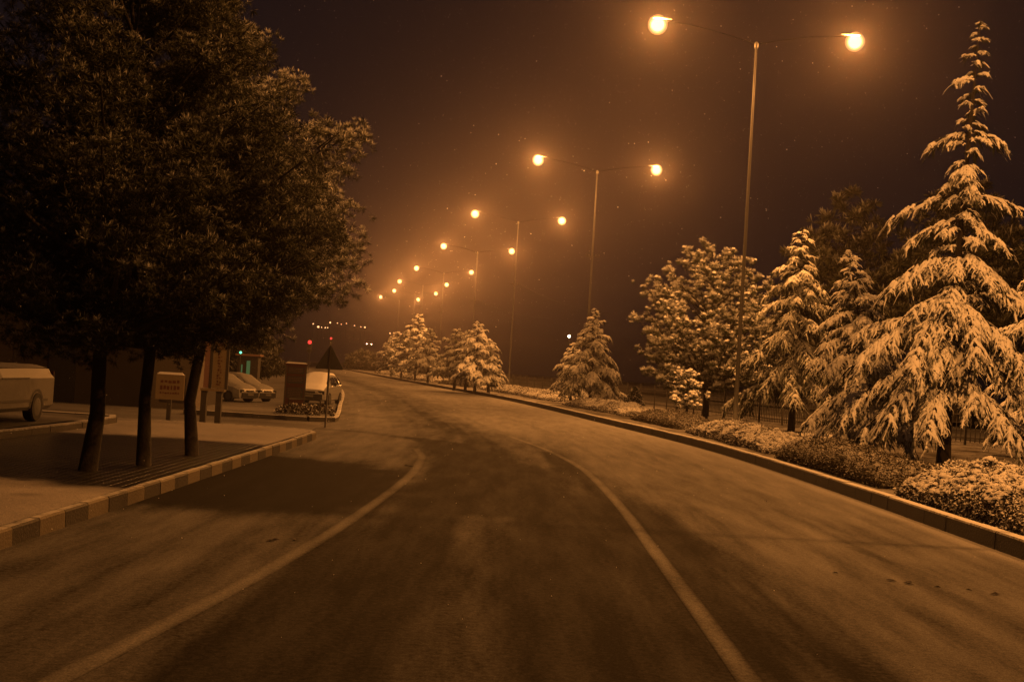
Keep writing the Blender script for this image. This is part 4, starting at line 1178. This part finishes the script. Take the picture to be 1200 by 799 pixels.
for i in range(len(st) - 1):
    for j in range(n): f.append((i * n + j, i * n + (j + 1) % n, (i + 1) * n + (j + 1) % n, (i + 1) * n + j))
f.append(tuple(range(n))); f.append(tuple(range((len(st) - 1) * n, len(st) * n)))
q = MB(); q.add(v, f); q.build('body', M['white'], root, recalc=True)
for s_ in (-1, 1):
    for y in (-1.05, -3.75):
        q = MB(); q.lathe([(0.20, -0.11), (0.30, -0.11), (0.32, -0.07), (0.32, 0.07), (0.30, 0.11), (0.20, 0.11)], (s_ * (hw - 0.085), y, 0.32), 20, ax='x'); w_ = q.build('wheel', M['rubber'], root, recalc=True)
        q = MB(); q.lathe([(0.03, -0.118), (0.17, -0.112), (0.20, -0.108), (0.20, 0.108), (0.17, 0.112), (0.03, 0.118)], (s_ * (hw - 0.083), y, 0.32), 16, ax='x'); q.build('rim', M['steel'], w_, recalc=True)
        q = MB()
        for k_ in range(13):
            a1 = math.pi * k_ / 12; a2 = math.pi * (k_ + 1) / 12
            if k_ < 12:
                p_ = [(s_ * (hw + 0.006), y + r_ * math.cos(a_), 0.30 + r_ * math.sin(a_)) for r_, a_ in ((0.36, a1), (0.42, a1), (0.42, a2), (0.36, a2))]
                q.add(p_, [(0, 1, 2, 3)])
        q.build('wheel_arch', M['plastic'], root)
    q = MB(); q.box((s_ * (hw + 0.004), -2.3, 0.95), (0.012, 1.5, 0.03)); q.box((s_ * (hw + 0.004), -1.9, 0.47), (0.014, 3.0, 0.05)); q.build('side_moulding', M['iron'], root)
    q = MB(); q.box((s_ * (hw - 0.10), 0.004, 0.95), (0.13, 0.03, 0.30)); q.build('tail_light', M['maroon'], root)
q = MB(); q.box((0, 0.012, VH * 0.5), (0.015, 0.03, VH - 0.75)); q.box((0.1, 0.022, 0.98), (0.05, 0.04, 0.14)); q.build('rear_door', M['iron'], root)
q = MB(); q.box((0, 0.03, 0.44), (VW - 0.1, 0.12, 0.16)); q.build('rear_bumper', M['plastic'], root)
q = MB(); q.add([(-0.62, -3.955, 1.13), (0.62, -3.955, 1.13), (0.55, -3.375, VH - 0.14), (-0.55, -3.375, VH - 0.14)], [(0, 1, 2, 3)]); q.build('windscreen', M['glass'], root)
q = MB(); rng = np.random.default_rng(4); xs = np.linspace(-hw + 0.14, hw - 0.14, 7); ny = 30
v = [(x, -0.1 - 3.1 * i / (ny - 1), VH - 0.02 + (0.0 if j in (0, 6) or i in (0, ny - 1) else 0.035 + 0.03 * rng.random())) for i in range(ny) for j, x in enumerate(xs)]
q.add(v, [(i * 7 + j, i * 7 + j + 1, i * 7 + j + 8, i * 7 + j + 7) for i in range(ny - 1) for j in range(6)]); q.build('snow_cover', M['carsnow'], root, smooth=True)

# ------------------------------------------------------------------ dark shop building behind the pines
bx0, bx1, by0, bh = -30.0, -13.0, 47.0, 4.6
root = thing('shop_building', 'dim single-storey shop building with shuttered front behind the left pines', 'building', (bx0, by0, -0.3))
q = MB(); q.box(((bx1 - bx0) / 2, 5, bh / 2), (bx1 - bx0, 10, bh)); q.build('wall', M['wall_dark'], root)
q = MB(); q.box(((bx1 - bx0) / 2, 5, bh + 0.12), (bx1 - bx0 + .6, 10.6, 0.24)); q.build('roof', M['roofsnow'], root)
for i, xx in enumerate((1.6, 4.6, 7.6, 10.6)):
    q = MB(); q.box((xx, -0.03, 1.6), (2.4, 0.06, 2.6)); 
    s = q.build('shutter', M['shutter'], root)
    q = MB()
    for kz in range(12): q.box((xx, -0.068, 0.42 + kz * 0.21), (2.36, 0.016, 0.14))
    q.build('shutter_slats', M['shutter'], s)
    q = MB()
    for sx_ in (-1.26, 1.26): q.box((xx + sx_, -0.05, 1.6), (0.1, 0.1, 2.7))
    q.box((xx, -0.05, 3.0), (2.62, 0.1, 0.1)); q.build('shutter_frame', M['iron'], root)
q = MB(); q.box((13.6, -0.04, 1.15), (1.0, 0.07, 2.2)); q.build('door', M['plastic'], root)
q = MB(); q.box((6.0, -0.05, 3.75), (9.5, 0.08, 0.75)); q.build('fascia_board', M['pinkpanel'], root)

# pale kiosk behind the signboard
p = at(199, 470, 36); 
root = thing('kiosk', 'pale square kiosk with flat roof behind the cream signboard', 'kiosk', (p.x, p.y, -0.1))
q = MB(); q.box((0, 0.9, 1.2), (1.6, 1.8, 2.5)); q.build('wall', M['wall_pale'], root)
q = MB(); q.box((0, 0.9, 2.52), (1.9, 2.1, 0.14)); q.build('roof', M['roofsnow'], root)
q = MB(); q.box((0.1, -0.03, 0.75), (0.9, 0.05, 0.9)); q.build('hatch', M['shutter'], root)

# green lamp on a post and a lit green window strip far in the lot
p = at(282, 413, 70); z = float(lot_z(np.array([[p.x, p.y]]))[0])
root = thing('green_lamp', 'small green lamp on a thin post beyond the parked cars', 'lamp', (p.x, p.y, z))
q = MB(); q.tube([(0, 0, -.05), (0, 0, p.z - z - .06)], .03, 8); q.build('pole', M['iron'], root)
q = MB(); q.lathe([(0.02, -.09), (0.075, -.05), (0.09, 0), (0.075, .05), (0.02, .09)], (0, 0, p.z - z), 12); q.build('bulb', M['green_light'], root, smooth=True)
p = at(289.5, 434, 72); z = float(lot_z(np.array([[p.x, p.y]]))[0])
root = thing('guard_booth', 'narrow booth with a dim green lit window beyond the parked cars', 'booth', (p.x, p.y, z))
q = MB(); q.box((0, 0.6, 1.2), (1.5, 1.0, 2.5)); q.build('wall', M['wall_dark'], root)
q = MB(); q.box((0, 0.6, 2.52), (1.8, 1.3, .14)); q.build('roof', M['roofsnow'], root)
q = MB(); q.box((0.05, 0.085, 1.45), (0.26, 0.03, 1.3)); q.box((-0.42, 0.085, 1.35), (0.10, 0.03, .9)); q.build('window', M['lit_green'], root)

# ------------------------------------------------------------------ far left trees and the town
def far_tree(px, py, D, tx, ty, R, seed, label, name='far_tree', mt='far_tree', tuft=0.55, nl=60, group='dark trees in the distance', z=0.0):
    b = at(px, py, D); b.z = z; H = at(tx, ty, D).z - z
    return pine(b, H, [(H * .22, R * .55), (H * .4, R), (H * .65, R * .9), (H * .85, R * .55), (H, R * .15)], seed, label, [M[mt], M['snowcap']], nl=nl, per=10, tuft=tuft, blades=22, tr=0.18, group=group, name='broad_tree', wid=.09)
far_tree(298, 452, 80, 298, 392, 2.6, 302, 'dark tree behind the two snow-covered cars', z=-.4)
far_tree(424, 436, 230, 430, 412, 5.0, 304, 'hazy low tree on the left side of the far bend', z=-.4, tuft=1.0)
far_tree(985, 470, 78, 1000, 222, 6.5, 311, 'large dark tree looming in haze behind the cedars', z=.2, tuft=.7, nl=110)
far_tree(1120, 480, 70, 1140, 200, 6.0, 312, 'large dark tree looming behind the tallest cedar', z=.2, tuft=.7, nl=110)
far_tree(1230, 480, 66, 1240, 240, 6.0, 313, 'large dark tree behind the right picture edge', z=.2, tuft=.7, nl=100)

# red traffic lights
for (px, py, D, r, lab) in ((363, 401, 175, 0.34, 'red traffic light at the left of the two, larger and dimmer'), (388, 396.5, 185, 0.20, 'red traffic light right above the triangular road sign')):
    p = at(px, py, D)
    root = thing('traffic_light', lab, 'traffic light', (p.x, p.y, 0), 0, 'red traffic lights at the far junction')
    q = MB(); q.tube([(0, .1, -.4), (0, .1, p.z + .4)], .07, 8); q.build('pole', M['iron'], root)
    q = MB(); q.box((0, 0.02, p.z - .55), (r * 2.6, .14, r * 7)); q.build('signal_case', M['plastic'], root)
    for kk, mm in enumerate(('red_light', 'glass', 'glass')):
        q = MB(); q.lathe([(r * .3, -0.10), (r * .8, -0.08), (r, -0.05)], (0, 0, p.z - kk * r * 2.2), 14, ax='y'); q.build('lens', M[mm], root)

# one car coming, headlights on
p = at(435, 403.5, 260)
c1 = car((p.x - 0.6, p.y, p.z - 0.6), math.radians(8), 'distant oncoming car with glowing headlights in the haze', snow=False, lights=True)
c1.name = 'oncoming_car'

# low dark hill at the end of the view
def hill_z(P):
    x, y = P[:, 0], P[:, 1]
    a = np.exp(-((x + 120) / 190) ** 2)
    return -0.9 + 15.5 * a * sst(330, 440, y) * (0.85 + 0.3 * vnoise(P, 0.012, 71)) + vnoise(P, 0.08, 72) * 0.6
mb = MB()
grid(mb, lambda y: np.full_like(y, -560.0), lambda y: np.minimum(RX(y) - ROADW - 6, 0) + 0 * y, np.arange(300, 640, 6.0), 90, hill_z, lambda P: np.clip(0.15 + (vnoise(P, 0.06, 73) - 0.5) * 0.5, 0, 1))
tag(mb.build('hill', M['soil'], attr='snow', smooth=True), kind='structure')

# rows of tiny town lights on the far slope
PTS = [(367, 379.5, .8), (373, 383, 1.3), (377, 383.5, .6), (381, 384, .7), (384, 384, .7), (387, 378, 1.0), (395.5, 378.5, .6), (400, 380, .5), (406, 379, .5), (415.5, 381.5, .6), (423, 383, .6), (427.5, 383.5, .9), (457, 390.5, .7), (470, 391.5, .8)]
words = ['leftmost, at the edge of the pine crown', 'second from left, brightest', 'third from left, faint', 'fourth from left, faint', 'fifth from left, faint', 'sixth, raised above its neighbours, over the road sign', 'seventh from left', 'eighth from left, very faint', 'ninth from left, very faint', 'tenth from left', 'eleventh from left', 'twelfth, just left of the far lamps', 'thirteenth, in front of the far pine', 'rightmost, in front of the tallest far cedar']
for k, (px, py, r) in enumerate(PTS):
    D = 330 if k < 12 else 300
    p = at(px, py, D)
    root = thing('town_lamp', 'tiny distant town lamp, ' + words[k], 'street lamp', (p.x, p.y, 0), 0, 'tiny lamps on the far slope')
    q = MB(); q.tube([(0, .1, max(-.9, p.z - 5)), (0, .1, p.z)], .06, 6); q.build('pole', M['iron'], root)
    q = MB(); q.lathe([(0.05, -.25), (.22, -.15), (.27, 0), (.22, .15), (0.05, .25)], (0, 0, p.z), 10)
    for v in q.v: v[:, :] = (v - np.array([0, 0, p.z])) * r + np.array([0, 0, p.z])
    q.build('bulb', M['far_lens'], root, smooth=True)
# white lamp right of the second lamp post
p = at(667, 394, 110)
root = thing('yard_lamp', 'small white yard lamp on a thin post beyond the fence', 'street lamp', (p.x, p.y, 0.1))
q = MB(); q.tube([(0, .1, -.2), (0, .1, p.z)], .05, 8); q.build('pole', M['iron'], root)
q = MB(); q.lathe([(0.03, -.16), (.13, -.1), (.16, 0), (.13, .1), (0.03, .16)], (0, 0, p.z - .1), 12); q.build('bulb', M['white_light'], root, smooth=True)

# ------------------------------------------------------------------ fine snow still falling
rng = np.random.default_rng(99); n = 26000
y = 6 + 74 * rng.random(n) ** 0.75; x = (rng.random(n) * 2 - 1) * (2 + 0.46 * y); z = 0.1 + 19 * rng.random(n)
C = np.column_stack((x, y, z)); r = (0.0014 + 0.0026 * rng.random(n))[:, None, None]
T = np.array([(1, 1, 1), (1, -1, -1), (-1, 1, -1), (-1, -1, 1)]) * 0.8
V = (C[:, None, :] + r * (T[None] + rng.normal(0, .25, (n, 4, 3)))).reshape(-1, 3)
F = (np.arange(n)[:, None, None] * 4 + np.array([(0, 1, 2), (0, 3, 1), (0, 2, 3), (1, 3, 2)])[None]).reshape(-1, 3)
mb = MB(); mb.add(V, F); tag(mb.build('falling_snow', M['snowcap']), kind='stuff')

# ------------------------------------------------------------------ air: haze box
HZ = 0.0011
hm = bpy.data.materials.new('haze_air'); hm.use_nodes = True; nt = hm.node_tree; nt.nodes.clear()
out = nt.nodes.new('ShaderNodeOutputMaterial'); pv = nt.nodes.new('ShaderNodeVolumePrincipled')
pv.inputs['Color'].default_value = (0.265, 0.235, 0.25, 1); pv.inputs['Density'].default_value = HZ; pv.inputs['Anisotropy'].default_value = 0.89
nt.links.new(pv.outputs[0], out.inputs['Volume'])
mb = MB(); mb.box((0, 445, (24 - 1.6) / 2), (1300, 1130, 25.6))
tag(mb.build('haze', hm), kind='stuff')

# ------------------------------------------------------------------ night sky
w = bpy.data.worlds.new('World'); SC.world = w; w.use_nodes = True
bg = w.node_tree.nodes['Background']
bg.inputs['Color'].default_value = (1.0, 0.61, 0.68, 1); bg.inputs['Strength'].default_value = 0.0075

# ------------------------------------------------------------------ render settings
SC.view_settings.view_transform = 'Standard'; SC.view_settings.look = 'None'
SC.view_settings.exposure = 0; SC.view_settings.gamma = 1
cy = SC.cycles
cy.max_bounces = 5; cy.diffuse_bounces = 2; cy.glossy_bounces = 2; cy.volume_bounces = 0; cy.transparent_max_bounces = 8
cy.use_light_tree = True; cy.sample_clamp_indirect = 2.0; cy.sample_clamp_direct = 0
cy.use_denoising = True
SC.render.engine = 'CYCLES'
SC.render.resolution_x = 1024; SC.render.resolution_y = 681
